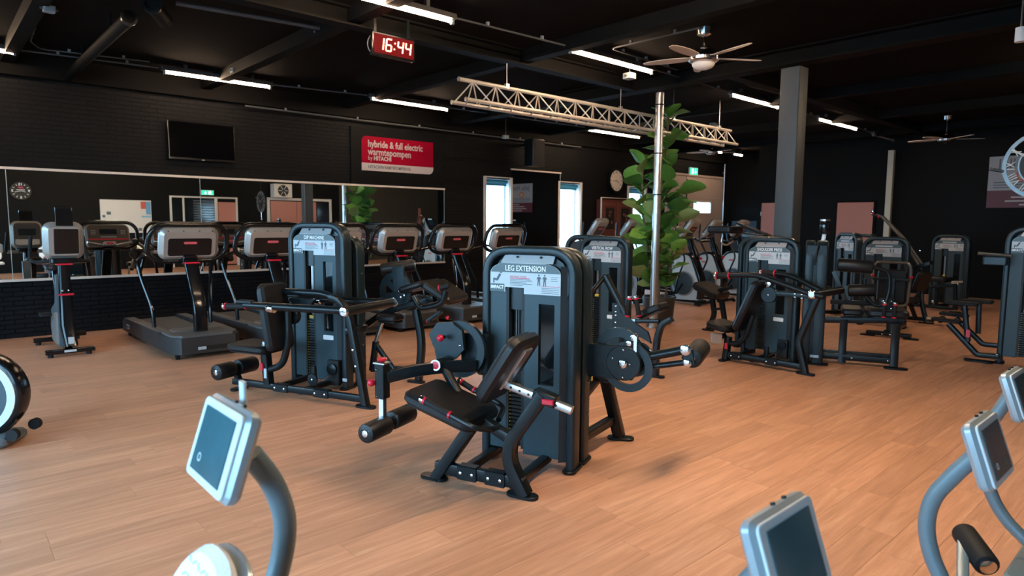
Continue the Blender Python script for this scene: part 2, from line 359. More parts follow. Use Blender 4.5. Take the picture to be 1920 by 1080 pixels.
struct(wallbox('ground_outside', XL - 30, XA + 20, YM + .3, YM + 30, -.3, -.2, GROUND)); struct(wallbox('ground_outside_left', XL - 30, XL - .3, YB - 20, YM + .3, -.3, -.2, GROUND))

# --- mirrors
MIRR = bpy.data.materials.new('mirror_glass'); MIRR.use_nodes = True
_b = MIRR.node_tree.nodes['Principled BSDF']; _b.inputs['Base Color'].default_value = (.86, .90, .89, 1); _b.inputs['Metallic'].default_value = 1; _b.inputs['Roughness'].default_value = .004
_n = MIRR.node_tree.nodes.new('ShaderNodeTexNoise'); _n.inputs['Scale'].default_value = 1.5; _r2 = MIRR.node_tree.nodes.new('ShaderNodeMapRange'); _r2.inputs['To Min'].default_value = .002; _r2.inputs['To Max'].default_value = .012
MIRR.node_tree.links.new(_n.outputs['Fac'], _r2.inputs['Value']); MIRR.node_tree.links.new(_r2.outputs[0], _b.inputs['Roughness'])
EDGE = mat('mirror_edge', (.35, .42, .42), .3, .3, noise=.05)
mr = thing('wall_mirror_panel_run', 'long wide wall mirror of joined panels behind the treadmills', 'mirror', (0, YM, 0))
xs = [-1.55, .90, 3.31, 5.77, 8.02]
for a, b_ in zip(xs, xs[1:]):
    p = B().rbox(((a+b_)/2, -.012, 1.52), (b_-a-.006, 1.47, .006), 0, 0, (1, 0, 0), (0, 0, 1)).build('mirror_panel', MIRR, mr)
    B().rbox((b_, -.012, 1.52), (.008, .01, 1.47)).build('mirror_edge', EDGE, mr)
for z, nm in ((2.27, 'top_trim'), (.78, 'bottom_trim')):
    B().rbox(((xs[0]+xs[-1])/2, -.02, z), (xs[-1]-xs[0]+.02, .035, .032)).build(nm, TRIM, mr)
m2 = thing('wall_mirror_panel', 'tall mirror hung between the two bright narrow windows', 'mirror', (10.64, YM, 0))
B().rbox((0, -.03, 1.6), (1.55, 2.33, .006), 0, 0, (1, 0, 0), (0, 0, 1)).build('mirror_glass', MIRR, m2)
B().rbox((0, -.035, 2.782), (1.6, .04, .03)).build('top_trim', TRIM, m2); B().rbox((.785, -.03, 1.6), (.012, .02, 2.33)).build('side_edge', EDGE, m2)
B().rbox((0, -.014, 1.6), (1.55, 2.33, .024), 0, 0, (1, 0, 0), (0, 0, 1)).build('backing_board', BEAM, m2)

# --- ceiling beams, columns, pipes
def beamI(name, p0, p1, w, h, label_kind='structure'):
    p0, p1 = V(p0), V(p1); b = B(); c = (p0+p1)/2; L = (p1-p0).length; ax = p1-p0; s = V((0, 0, 1)).cross(ax).normalized()
    b.rbox(c + V((0, 0, .01)), (L, w, .02), 0, 0, ax, s); b.rbox(c + V((0, 0, h-.01)), (L, w, .02), 0, 0, ax, s); b.rbox(c + V((0, 0, h/2)), (L, .02, h-.04), 0, 0, ax, s)
    return struct(b.build(name, BEAM))
beamI('trim_1', (8.15, YB, 3.56), (8.15, YM, 3.56), .24, .20)
beamI('trim_2', (XL, 6.22, 3.57), (8.03, 6.22, 3.57), .16, .19)
for i, x in enumerate((-1.6, .98, 3.42, 5.8, 10.9, 13.6, 16.2)):
    struct(wallbox('trim_%d' % (i+3), x - .07, x + .07, YB, YM, ZC - .15, ZC, BEAM))
struct(wallbox('trim_10', XL, XA, YM - .12, YM, 3.47, ZC, BEAM))
struct(wallbox('trim_11', 8.27, XF, 4.7, 4.86, ZC - .17, ZC, BEAM))
for i in range(22):   # ribs of the ceiling sheet
    pass
COLM = mat('grey_column_paint', (.045, .054, .06), .5, noise=.12, nscale=12, bump=.3, bscale=60)
col = tag(B().rbox((8.33, 3.9, 1.78), (.25, .25, 3.56), .02, 0).build('column', COLM), 'square dark grey steel column rising to the beam right of the plant', 'column')
wp = tag(B().rbox((17.35, 5.66, 1.69), (.13, .13, 3.38), .01, 0).build('column', mat('cream_post_paint', (.55, .52, .42), .5, noise=.06)), 'slim cream post on the far wall beside the pink door', 'column')
pole = thing('steel_pole', 'round brushed metal pole standing in front of the leafy plant', 'pole', (8.4, 5.98, 0))
B().cyl((0, 0, .012), (0, 0, 3.56), .062, 20).build('shaft', mat('galvanised_pole', (.62, .62, .62), .28, .85, noise=.1, nscale=6), pole)
B().cyl((0, 0, 0), (0, 0, .012), .12, 20).build('base_plate', STEEL, pole)
for z in (3.38, 2.66, 2.04): B().ring((0, 0, z), (1, 0, 0), (0, 1, 0), .068, .055, .02).build('clamp_ring', FRAME, pole)
# ---------------------------------------------------------------- ceiling fittings
TUBE = mat('fluorescent_tube', (1, .9, .8), .4, emit=(1, .70, .46), es=TUBE_W)
FILL = mat('added_fill_tube', (1, .9, .8), .4, emit=(1, .75, .50), es=FILL_W)  # emitter for the added, unseen batten that fills the floor with light
FILL_SOFT = mat('added_fill_tube_soft', (1, .9, .8), .4, emit=(1, .75, .50), es=FILL_W*.32)  # weaker emitter for the other two added fill battens
TUBEOFF = mat('unlit_tube', (.55, .5, .45), .3, noise=.05)
BATT = mat('grey_batten', (.09, .085, .085), .45, .2, noise=.08)
PVC = mat('grey_conduit', (.07, .075, .08), .45, noise=.08)
CLIP = mat('pale_clip', (.22, .24, .25), .5, noise=.05)
def batten(x0, x1, y, label, lit=True, z=3.62):
    t = thing('fluorescent_batten', label, 'light', ((x0+x1)/2, y, z), 0, 'fluorescent battens on the ceiling'); L = x1 - x0
    B().prism([(-.045, .0), (.045, .0), (.03, .055), (-.03, .055)], L, (0, 0, .02), (0, 1, 0), (0, 0, 1)).build('batten_body', BATT, t)
    B().cyl((-L/2+.05, 0, 0), (L/2-.05, 0, 0), .017, 10).build('tube', FILL_SOFT if lit == 3 else FILL if lit == 2 else TUBE if lit else TUBEOFF, t)
    for s in (-1, 1): B().rbox((s*(L/2-.035), 0, .0), (.03, .04, .06), .006, 0).build('end_holder', CLIP, t)
    for s in (-1, 1): B().rbox((s*L*.3, 0, .11), (.04, .05, .07)).build('mount', BATT, t)
batten(2.45, 4.17, 5.49, 'lit batten light at the top edge, nearest above the red digital clock')
batten(5.79, 7.46, 5.43, 'lit batten light just left of the ceiling fan with the white bowl')
batten(9.58, 11.22, 5.5, 'lit batten light ending behind the square grey column')
batten(12.94, 14.9, 5.57, 'lit batten light just right of the square grey column')
batten(16.0, 17.35, 5.64, 'unlit batten at the far end of the near row, towards the far wall', False)
batten(-.7, 1.04, 10.2, 'lit batten light cut off by the left edge of the picture')
batten(2.6, 4.14, 10.03, 'lit batten light over the wall television')
batten(5.64, 7.27, 9.75, 'lit batten light above the red heat pump sign')
batten(10.9, 12.8, 9.64, 'lit batten light under the aluminium truss, left of the plant')
for p, q, lb in (((1341, 284.5), (1354, 286.5), 'tiny lit batten far away left of the two beside the far fan'), ((1374, 289), (1389, 292), 'tiny lit batten farthest away, just under the end of the truss')):
    a, b_ = fl(*p, 3.62), fl(*q, 3.62); batten(a.x, b_.x, a.y, lb)
batten(.8, 2.5, 1.75, 'added soft fill batten over the white consoles, above the picture', 3)  # unseen batten, added to brighten the near floor
batten(3.3, 5.0, 1.85, 'added bright fill batten over the leg extension side, above the picture', 2)  # added lamp out of view, lifts the middle of the floor
batten(10.4, 12.1, 1.3, 'added fill batten over the far right machines, beyond the right edge', 3)  # extra unseen batten put in to light the floor at far right
def conduit(pts, label, r=.011, clip=.55, z=None):
    o = thing('conduit', label, 'conduit', pts[0]); P = [V(p) - V(pts[0]) for p in pts]
    B().tube(P, r, 8, .08).build('pipe', PVC, o)
    for a, b_ in zip(P, P[1:]):
        n = int((b_ - a).length / clip)
        for i in range(n):
            p = a.lerp(b_, (i + .5) / n); B().rbox(p + V((0, 0, r + .012)), (.03, .03, .035)).build('clip', CLIP, o)
R1 = [(4.2, 5.49), (5.76, 5.43), (7.5, 5.43), (9.55, 5.5), (11.25, 5.5), (12.9, 5.57), (14.93, 5.57), (15.97, 5.64)]
for i in range(0, 8, 2):
    conduit([(R1[i][0], R1[i][1], 3.665), (R1[i+1][0], R1[i+1][1], 3.665)], ['thin conduit joining the two lights left of the ceiling fan', 'thin conduit running under the ceiling fan to the light behind the column', 'thin conduit behind the square grey column', 'thin conduit leading to the unlit far batten'][i//2])
R2 = [(1.07, 10.2), (2.57, 10.03), (4.17, 10.03), (5.6, 9.75), (7.3, 9.75), (10.87, 9.64)]
for i in range(0, 6, 2):
    conduit([(R2[i][0], R2[i][1], 3.665), (R2[i+1][0], R2[i+1][1], 3.665)], ['thin conduit left of the light over the television', 'thin conduit between the light over the television and the light above the red sign', 'long thin conduit running below the truss to the light by the plant'][i//2])
conduit([fl(66, 50, 3.68), fl(57, 78, 3.68), fl(76, 92, 3.68), (2.4, 9.8, 3.68)], 'thin conduit curling down beside the left beam', .009)
conduit([(3.5, 9.75, 3.7), fl(590, 69, 3.7)], 'short conduit rising towards the white junction box left of the digital clock', .011, .4)
conduit([fl(330, 6, 3.68), fl(430, 23, 3.68), fl(580, 49, 3.68), fl(632, 59, 3.68)], 'thick grey cable pipe along the ceiling at upper left', .022, .9)
conduit([fl(1311, 52, 3.72), fl(1145, 91, 3.72), fl(1270, 131, 3.72)], 'bent conduit feeding the ceiling fan', .011, .5)
conduit([fl(1485, 100, 3.72), fl(1640, 80, 3.72), fl(1760, 62, 3.72), fl(1870, 28, 3.72)], 'slack cable lying along the steel beam at upper right', .012, 2)
conduit([(4.0, 10.8, 3.43), (12.0, 10.8, 3.43)], 'pipe along the top of the mirror wall', .016, 1.2)
for p, z, s, lb in (((602, 62), 3.66, .12, 'white junction box at the end of the thick cable pipe'), ((441, 133), 3.66, .11, 'pale blue junction box above the light over the television'), ((368, 170), 3.6, .1, 'pale junction box below the light over the television'), ((92, 17), 3.6, .1, 'small white box on the ceiling near the left beam'), ((1180, 143), 3.55, .13, 'small grey box on the beam left of the fan'), ((1338, 234), 3.62, .12, 'white box hanging above the right end of the truss'), ((948, 257), 3.2, .1, 'small white sensor left of the black loudspeaker')):
    t = thing('junction_box', lb, 'box', fl(*p, z)); B().rbox((0, 0, 0), (s, s, s*.6), .015, .006).build('body', CLIP, t); B().cyl((0, 0, s*.3), (0, 0, ZC - t.location.z), .008, 6).build('mount_stem', FRAME, t)
    for k in (-1, 1): B().cyl((k*s*.5, 0, 0), (k*s*.72, 0, 0), .014, 8).build('gland', PVC, t)
# ventilation duct
d = thing('duct', 'black round pipe running under the ceiling at upper left', 'pipe', (1.62, 7.25, 3.52))
B().cyl((0, 0, 0), (0, 3.55, 0), .06, 16).build('pipe', BEAM, d); B().ring((0, .02, 0), (1, 0, 0), (0, 0, 1), .07, .05, .05).build('collar', FRAME, d)
for y in (.8, 2.4): B().rbox((0, y, .12), (.02, .03, .2)).build('hanger', FRAME, d)
d = thing('duct', 'short fat grey pipe end at the top left of the picture', 'pipe', fl(285, 8, 3.6))
B().cyl((0, 0, 0), (.25, .55, .02), .075, 14).build('pipe', BEAM, d); B().ring((0, 0, 0), (1, -.45, 0), (0, 0, 1), .085, .06, .04).build('collar', FRAME, d)
# --- aluminium lighting truss
ALU = mat('aluminium', (.62, .56, .50), .4, .5, noise=.08, nscale=20)
ty = 6.11; T = thing('truss', 'aluminium triangular lighting truss hanging under the ceiling', 'truss', (4.8, ty, 3.02)); LT = 6.15
ch = [(0, 0), (.27, 0), (.135, .25)]
for y, z in ch:
    B().cyl((0 if z else 0, y, z), (LT, y, z), .025, 12).build('chord', ALU, T)
    B().ring((-.002, y, z), (0, 1, 0), (0, 0, 1), .027, .014, .012).build('chord_end', STEEL, T)
n = 17; st = LT / n
for i in range(n):
    x0 = .03 + i * st; x1 = x0 + st * .5; x2 = min(x0 + st, LT - .02)
    for y in (0, .27):
        B().cyl((x0, y, 0), (x1, .135, .25), .009, 6).build('brace', ALU, T); B().cyl((x1, .135, .25), (x2, y, 0), .009, 6).build('brace', ALU, T)
    B().cyl((x0, 0, 0), (x1, .27, 0), .009, 6).build('brace', ALU, T)
for x in (.75, 3.0, 4.35, 5.75):
    B().cyl((x, .135, .25), (x, .135, .73), .006, 6).rbox((x, .135, .27), (.06, .05, .06), .01, 0).build('hanging_rod', STEEL, T)
# --- fans
BLADE = mat('beige_fan_blade', (.52, .42, .35), .45, noise=.08, nscale=8)
BOWL = mat('opal_glass', (.75, .72, .68), .35, noise=.02)
def fan(o, z0, label, a0, s=1.0, bowl=True, nb=5):
    f = thing('ceiling_fan', label, 'fan', (o[0], o[1], ZC)); zz = z0 - ZC
    B().lathe((0, 0, -.09*s), (0, 0, 1), [(.03*s, 0), (.075*s, .02*s), (.09*s, .09*s)], 20).build('canopy', CHROME, f)
    B().cyl((0, 0, -.05), (0, 0, zz + .1*s), .014*s, 10).build('down_rod', CHROME, f)
    B().lathe((0, 0, zz), (0, 0, 1), [(.12*s, -.05*s), (.165*s, -.02*s), (.17*s, .01*s), (.15*s, .05*s), (.12*s, .09*s), (.05*s, .12*s), (.02*s, .14*s)], 28).build('motor_housing', CHROME, f)
    if bowl: B().lathe((0, 0, zz - .05*s), (0, 0, -1), [(.125*s, 0), (.12*s, .02*s), (.10*s, .045*s), (.06*s, .062*s), (.02*s, .068*s)], 24).build('light_bowl', BOWL, f)
    for k in range(nb):
        a = a0 + 2*PI*k/nb; d_ = V((math.cos(a), math.sin(a), 0)); w = V((-math.sin(a), math.cos(a), .16)).normalized(); pr = []
        up, lo = [], []
        for t_, hw in ((.12, .035), (.2, .055), (.35, .07), (.5, .066), (.62, .048), (.68, .022)):
            up.append((t_*s, hw*s)); lo.append((t_*s, -hw*.8*s))
        B().prism(up + lo[::-1], .008, (0, 0, zz + .01), d_, w).build('blade', BLADE, f)
    return f
_h = V((6.6, 4.13, 3.4)); _t = fl(1438, 121, 3.4) - _h
fan(_h, 3.43, 'ceiling fan with beige blades and a white glass bowl near the middle', math.atan2(_t.y, _t.x), 1.0)
_p = fl(1774, 262, 3.3); fan(_p, 3.3, 'dark ceiling fan far away at the right above the poster', .3, 1.0, False)
_p = fl(1335, 286, 3.35); fan(_p, 3.35, 'small ceiling fan far away under the right end of the truss', .7, .9, False)
# --- red digital clock under the beam
c0 = wy(740, 87, 6.0); K = thing('digital_clock', 'red digital wall clock reading 16:44 hung from the ceiling beam', 'clock', c0)
a_, b_ = wy(703, 76, 6.0), wy(777, 97, 6.0); W_ = abs(b_.x - a_.x); H_ = .2
B().rbox((0, .045, 0), (W_ + .04, H_ + .03, .07), .012, .006, (1, 0, 0), (0, 0, 1)).build('case', GLOSSB, K)
B().rbox((0, .008, 0), (W_, H_ - .01, .006), .005, 0, (1, 0, 0), (0, 0, 1)).build('red_filter', mat('red_filter', (.02, .001, .002), .6, spec=.05, emit=(.6, .005, .015), es=.16), K)
DIG = mat('led_segment', (1, .4, .3), .4, emit=(1, .19, .11), es=3.2)
SEG = {'1': 'bc', '6': 'acdefg', '4': 'bcfg'}
def digit(ch, cx):
    w, h = .062, .12; sh = .14
    def P(x, z): return (cx + x + z * sh, .002, z)
    pos = {'a': ((-w/2, h/2), (w/2, h/2)), 'b': ((w/2, h/2), (w/2, 0)), 'c': ((w/2, 0), (w/2, -h/2)), 'd': ((-w/2, -h/2), (w/2, -h/2)), 'e': ((-w/2, -h/2), (-w/2, 0)), 'f': ((-w/2, 0), (-w/2, h/2)), 'g': ((-w/2, 0), (w/2, 0))}
    b = B()
    for s in SEG[ch]:
        (x0, z0), (x1, z1) = pos[s]; p, q = V(P(x0, z0)), V(P(x1, z1)); b.sweep([p.lerp(q, .06), q.lerp(p, .06)], rrect(.015, .008, 0), (0, 1, 0))
    b.build('digit', DIG, K)
k_ = W_ / .6
for ch_, cx in zip('1644', (-.205*k_, -.085*k_, .09*k_, .21*k_)): digit(ch_, cx)
for z in (.03, -.03): B().cyl((.003*k_ + z*.14, .0, z), (.003*k_ + z*.14, .006, z), .009, 10).build('colon_dot', DIG, K)
for x in (-.2, .2): B().rbox((x, .05, .2), (.03, .01, .24)).build('bracket', FRAME, K)
B().tube([(-W_/2, .05, .1), (-W_/2 - .06, .05, 0), (-W_/2 - .03, .05, -.1), (-W_/2 + .08, .05, -.1)], .006, 6, .05).build('cable', PVC, K)
# --- loudspeaker and spot
s_ = thing('loudspeaker', 'black loudspeaker hung high left of the roman numeral clock', 'loudspeaker', wy(1002, 287, 10.5))
B().rbox((0, 0, 0), (.36, .3, .58), .04, .0).build('cabinet', FRAME, s_); B().rbox((0, -.155, 0), (.32, .54, .01), .03, 0, (1, 0, 0), (0, 0, 1)).build('grille', RUBBER, s_); B().bar([(0, .1, .2), (0, YM - 10.5, .2)], .05, .05).build('bracket', FRAME, s_)
B().rbox((.185, -.1, 0), (.008, .05, .56)).build('painted_light_strip', mat('painted_light_edge', (.25, .2, .15), .5, noise=.05), s_)  # tan colour paints the light catching the cabinet's edge
s_ = thing('spotlight', 'small white cylinder lamp at the top right edge', 'light', fl(1914, 62, 3.4))
B().cyl((0, 0, -.08), (0, 0, .05), .045, 14).build('can', WHITE, s_); B().cyl((0, 0, .05), (0, 0, .3), .01, 8).build('stem', STEEL, s_)
# ---------------------------------------------------------------- things on the walls
SX, SZ = (1, 0, 0), (0, 0, 1)
tv = thing('television', 'black flat television on the wall above the mirror', 'television', (3.35, YM - .07, 2.81))
B().rbox((0, 0, 0), (.98, .58, .05), .01, .006, SX, SZ).build('case', GLOSSB, tv)
B().rbox((0, -.028, .01), (.945, .53, .004), 0, 0, SX, SZ).build('screen', mat('dark_screen', (.002, .002, .0025), .1, spec=.02, noise=.1), tv); B().rbox((0, -.03, -.278), (.04, .01, .006), 0, 0, SX, SZ).build('logo', SILVER, tv)
B().rbox((0, .04, 0), (.3, .3, .04), 0, 0, SX, SZ).build('wall_bracket', FRAME, tv)
sg = thing('sign_board', 'red and white sign about heat pumps on a black board over the mirror', 'sign', (6.93, YM - .02, 2.86))
B().rbox((.02, 0, -.06), (2.06, 1.05, .03), 0, .004, SX, SZ).build('backing_board', mat('black_board', (.005, .0055, .0065), .6, spec=.1, noise=.1), sg)
SIGNR, SIGNW = mat('sign_red', (.26, .0005, .018), .6, spec=.08, noise=.03), mat('sign_white', (.42, .38, .39), .5, noise=.03)
pan = rrect(1.6, .63, .11, 6); pl = [(x, z) for x, z in pan if True]
def corner_panel(z0, z1):   # round at top left and bottom right only
    o = []
    for x, z in pan:
        if x > 0 and z > 0: x, z = .8, .315
        if x < 0 and z < 0: x, z = -.8, -.315
        o.append((x, max(z0, min(z1, z))))
    r = []
    for p in o:
        if not r or (abs(p[0]-r[-1][0]) + abs(p[1]-r[-1][1])) > 1e-4: r.append(p)
    if abs(r[0][0]-r[-1][0]) + abs(r[0][1]-r[-1][1]) < 1e-4: r.pop()
    return r
B().prism(corner_panel(-.175, .315), .01, (0, -.022, 0), SX, SZ).build('red_panel', SIGNR, sg); B().prism(corner_panel(-.315, -.175), .01, (0, -.022, 0), SX, SZ).build('white_panel', SIGNW, sg)
for s, sz, x, z, m_, w, bo in (('hybride & full electric', .175, -.67, .175, SIGNW, .80, .004), ('warmtepompen', .175, -.67, .03, SIGNW, .84, .004), ('by', .11, -.67, -.085, SIGNW, .9, 0), ('HITACHI', .105, -.55, -.085, SIGNW, .92, .004), ('HITACHIWARMTEPOMPEN.NL', .085, -.67, -.245, INK, .82, .001)):
    text('lettering', s, sz, (x, -.029, z), SX, SZ, m_, sg, align='LEFT', wide=w, bold=bo)
# roman clock
CREAM = mat('clock_dial', (.60, .52, .45), .5, noise=.06)
def roman_clock(o, ax, r, label, hands=True):
    k = thing('wall_clock', label, 'clock', o); ax = V(ax); n_ = ax.cross(V(SZ))
    B().ring(n_*.02, ax, SZ, r*1.14, r*.97, .05, 40).build('rim', FRAME, k); B().lathe(n_*.01, n_, [(r, 0), (r, .012)], 40).build('dial', CREAM, k)
    for i, s in enumerate(('XII', 'I', 'II', 'III', 'IIII', 'V', 'VI', 'VII', 'VIII', 'IX', 'X', 'XI')):
        a = PI/2 - 2*PI*i/12; u_ = ax*math.cos(a) + V(SZ)*math.sin(a); v_ = -ax*math.sin(a) + V(SZ)*math.cos(a)
        text('numeral', s, r*.30, u_*r*.78 + n_*.024, -v_, u_, INK, k, wide=.7)
    for a, L, w in ((math.radians(-28), .42, .035), (math.radians(186), .62, .025)):
        d_ = ax*math.cos(a) + V(SZ)*math.sin(a); B().slab(n_*.03 - d_*r*.1, n_*.03 + d_*r*L, n_.cross(d_), r*w*1.6, .004, .002, 0).build('hand', INK, k)
    return k
roman_clock((13.47, YM - .06, 2.70), SX, .275, 'round cream clock with roman numerals on the window wall')
# carved cupboard door panel
cb = thing('carved_cupboard', 'dark red carved wooden cupboard with pale edging under the roman clock', 'cupboard', (13.4, YM - .1, 0))
CARV = mat('carved_red_wood', (.085, .022, .016), .5, noise=.6, nscale=14, bump=.8, bscale=40); CARVL = mat('carved_red_wood_raised', (.12, .035, .024), .45, noise=.4, nscale=30)
B().rbox((0, 0, 1.1), (1.24, .16, 2.2)).build('body', CARV, cb)
B().bar([(-.64, -.09, 0), (-.64, -.09, 2.245), (.64, -.09, 2.245), (.64, -.09, 0)], .04, .03, up=(0, 1, 0), bend=0).build('edging', TRIM, cb)
for sx in (-1, 1):
    dr = B().rbox((sx*.305, -.09, 1.08), (.58, 2.1, .03), 0, .006, SX, SZ).build('door', CARVL, cb)
    for z, h in ((1.72, .62), (1.0, .6), (.35, .5)):
        B().bar([(sx*.305-.2, -.11, z-h/2), (sx*.305+.2, -.11, z-h/2), (sx*.305+.2, -.11, z+h/2), (sx*.305-.2, -.11, z+h/2)], .03, .02, up=(0, 1, 0), bend=0, closed=True).build('moulding', CARV, dr)
        B().rbox((sx*.305, -.105, z), (.34, h-.08, .012), .03, .004, SX, SZ).build('carved_panel', BLACK, dr)
        for q in range(5): B().ball((sx*.305 + rnd.uniform(-.11, .11), -.115, z + rnd.uniform(-h*.35, h*.35)), .035, 8, 5, (1, .4, 1.3)).build('carving', CARVL, dr)
# large double doors
DOORP = mat('pale_door_paint', (.50, .40, .355), .5, noise=.05); GLOW = PANE
dd = struct(B().bar([(15.79, YM - .03, 0), (15.79, YM - .03, 3.03), (18.74, YM - .03, 3.03), (18.74, YM - .03, 0)], .09, .06, up=(0, 1, 0), bend=0).build('door_1', DOORP))
for x0, x1, h0, h1 in ((15.83, 16.70, 15.95, 16.45), (16.74, 18.70, 17.12, 18.08)):
    lf = holed('door_leaf', x0, x1, 0, 2.98, [(h0, h1, 1.92, 2.27)], .04, DOORP, lambda u, w, z: (u, YM - .06 + w, z)); lf.parent = dd
    B().bar([(h0, YM - .062, 1.92), (h1, YM - .062, 1.92), (h1, YM - .062, 2.27), (h0, YM - .062, 2.27)], .05, .03, up=(0, 1, 0), bend=0, closed=True).build('window_frame', TRIM, lf)
    B().rbox(((h0+h1)/2, YM - .04, 2.095), (h1-h0, .006, .35)).build('window_pane', PANE, lf)
    for z in (.75, 1.5, 2.4): B().rbox(((x0+x1)/2, YM - .064, z), (x1-x0-.1, .012, .012)).build('seam', TRIM, lf)
B().tube([(16.72, YM-.09, 2.9), (16.70, YM-.09, 2.0), (16.74, YM-.09, 1.2), (16.6, YM-.09, .8)], .012, 6, .1).build('door_cable', FRAME, dd)
B().rbox((16.72, YM-.1, 2.72), (.07, .08, .2)).build('door_closer', FRAME, dd)
EXITG = mat('exit_green', (.01, .42, .22), .4, emit=(.012, .62, .33), es=1.1); EXITW = mat('exit_white', (.9, .95, .93), .4, emit=(.75, 1, .9), es=1.6)
def exit_sign(o, ax, label, w=.4, h=.19):
    e = thing('exit_sign', label, 'exit sign', o); ax = V(ax); n_ = ax.cross(V(SZ))
    B().rbox(n_*.0, (w+.03, h+.03, .05), .006, .004, ax, SZ).build('housing', WHITE, e); B().rbox(n_*.027, (w, h, .004), 0, 0, ax, SZ).build('green_panel', EXITG, e)
    n2 = n_*.031
    B().rbox(n2 + ax*(w*-.16), (w*.16, h*.72, .003), 0, 0, ax, SZ).build('door_symbol', EXITW, e)
    ar = B(); P = lambda x, z: (x*w, z*h)
    ar.prism([P(.16, .34), P(.22, .34), P(.22, -.05), P(.32, -.05), P(.19, -.4), P(.06, -.05), P(.16, -.05)], .003, n2, ax, SZ); ar.build('arrow', EXITW, e)
    m_ = B(); m_.prism([P(-.35, -.4), P(-.31, -.4), P(-.27, -.05), P(-.24, -.1), P(-.2, -.4), P(-.17, -.4), P(-.22, .0), P(-.22, .15), P(-.17, .1), P(-.16, .14), P(-.24, .24), P(-.3, .2), P(-.32, .05), P(-.29, .04), P(-.3, -.1)], .003, n2, ax, SZ); m_.lathe(n2 + ax*(-.25*w) + V((0, 0, .34*h)), n_, [(h*.07, 0), (h*.07, .003)], 10); m_.build('running_figure', EXITW, e)
    return e
exit_sign((17.09, YM - .04, 3.145), SX, 'green exit sign above the pale double doors')
cnd = thing('conduit', 'vertical pipe on the wall right of the pale double doors', 'conduit', (18.82, YM - .06, 0)); B().cyl((0, 0, 0), (0, 0, ZC), .02, 8).build('pipe', STEEL, cnd)
for z in (.8, 2.0, 3.2): B().rbox((0, .02, z), (.07, .05, .03)).build('clip', CLIP, cnd)
NAVY = mat('navy_cabinet', (.018, .045, .075), .5, noise=.1)
cabn = thing('storage_cabinet', 'low dark blue cabinet in the corner right of the double doors', 'cabinet', (18.3, 9.6, 0))
B().rbox((0, 0, .85), (.8, .9, 1.7), .01, 0).build('body', NAVY, cabn)
for s in (-1, 1): dr = B().rbox((-.41, s*.225, .86), (.44, 1.6, .025), .01, .004, (0, 1, 0), SZ).build('door', NAVY, cabn); B().rbox((-.43, s*.04, .95), (.02, .02, .14)).build('handle', STEEL, dr)
# pink doors of the far wall
PINK = mat('pink_door', (.47, .185, .135), .5, noise=.10, nscale=60)
for i, (y0, y1, z1) in enumerate(((8.0, 8.9, 2.19), (6.02, 6.87, 2.165))):
    d_ = struct(B().rbox((XF - .012, (y0+y1)/2, z1/2), (.05, y1-y0, z1)).build('door_%d' % (i+2), PINK))
    B().bar([(XF-.01, y0-.03, 0), (XF-.01, y0-.03, z1+.03), (XF-.01, y1+.03, z1+.03), (XF-.01, y1+.03, 0)], .06, .03, up=(1, 0, 0), bend=0).build('door_frame', BEAM, d_)
    yh = y0 if i else y1
    for z in (.3, 1.25, 1.9): B().rbox((XF-.05, yh, z), (.03, .02, .11)).build('hinge', CHROME, d_)
    yk = y1 - .06 if i else y0 + .06; sgn = -1 if i else 1
    B().cyl((XF-.04, yk, 1.05), (XF-.085, yk, 1.05), .012, 8).bar([(XF-.085, yk, 1.05), (XF-.085, yk + sgn*.12, 1.05)], .02, .02).cyl((XF-.04, yk, .95), (XF-.05, yk, .95), .025, 10).build('door_handle', CHROME, d_)
# poster
po = thing('poster', 'white and dark red banner with script lettering on the far wall at right', 'poster', (XF - .02, 2.85, 2.55)); RX = (0, -1, 0)
PW1, PR1 = mat('poster_white', (.30, .31, .335), .5, noise=.03), mat('poster_maroon', (.10, .018, .03), .5, noise=.05)
B().rbox((0, 0, .185), (1.76, .73, .012), 0, 0, RX, SZ).build('white_field', PW1, po); B().rbox((0, 0, -.365), (1.76, .37, .012), 0, 0, RX, SZ).build('maroon_field', PR1, po)
text('lettering', 'Jelle Hor', .3, (-.008, .72, .38), RX, SZ, INK, po, align='LEFT', wide=.9)
SUN = mat('sun_red', (.55, .06, .05), .5, noise=.05)
for k in range(16):
    a = 2*PI*k/16; d_ = V((0, -math.cos(a), math.sin(a))); c_ = V((-.009, .28, .12)); B().slab(c_ + d_*.07, c_ + d_*.13, V((1, 0, 0)).cross(d_), .022, .003, 0, 0).build('sun_ray', SUN, po)
B().lathe((-.007, .28, .12), (-1, 0, 0), [(.06, 0), (.06, .004)], 16).build('sun_disc', YEL, po)
for z, w in ((-.01, 1.3), (-.065, 1.2), (-.12, 1.25)): B().rbox((-.008, .78 - w/2, z), (w, .018, .003), 0, 0, RX, SZ).build('small_print', INK, po)
for z, y, w in ((-.25, .15, .6), (-.33, .45, 1.0), (-.41, .55, 1.1), (-.49, .3, .8)): B().rbox((-.008, y - w/2, z), (w, .03, .003), 0, 0, RX, SZ).build('small_print', SIGNW, po)
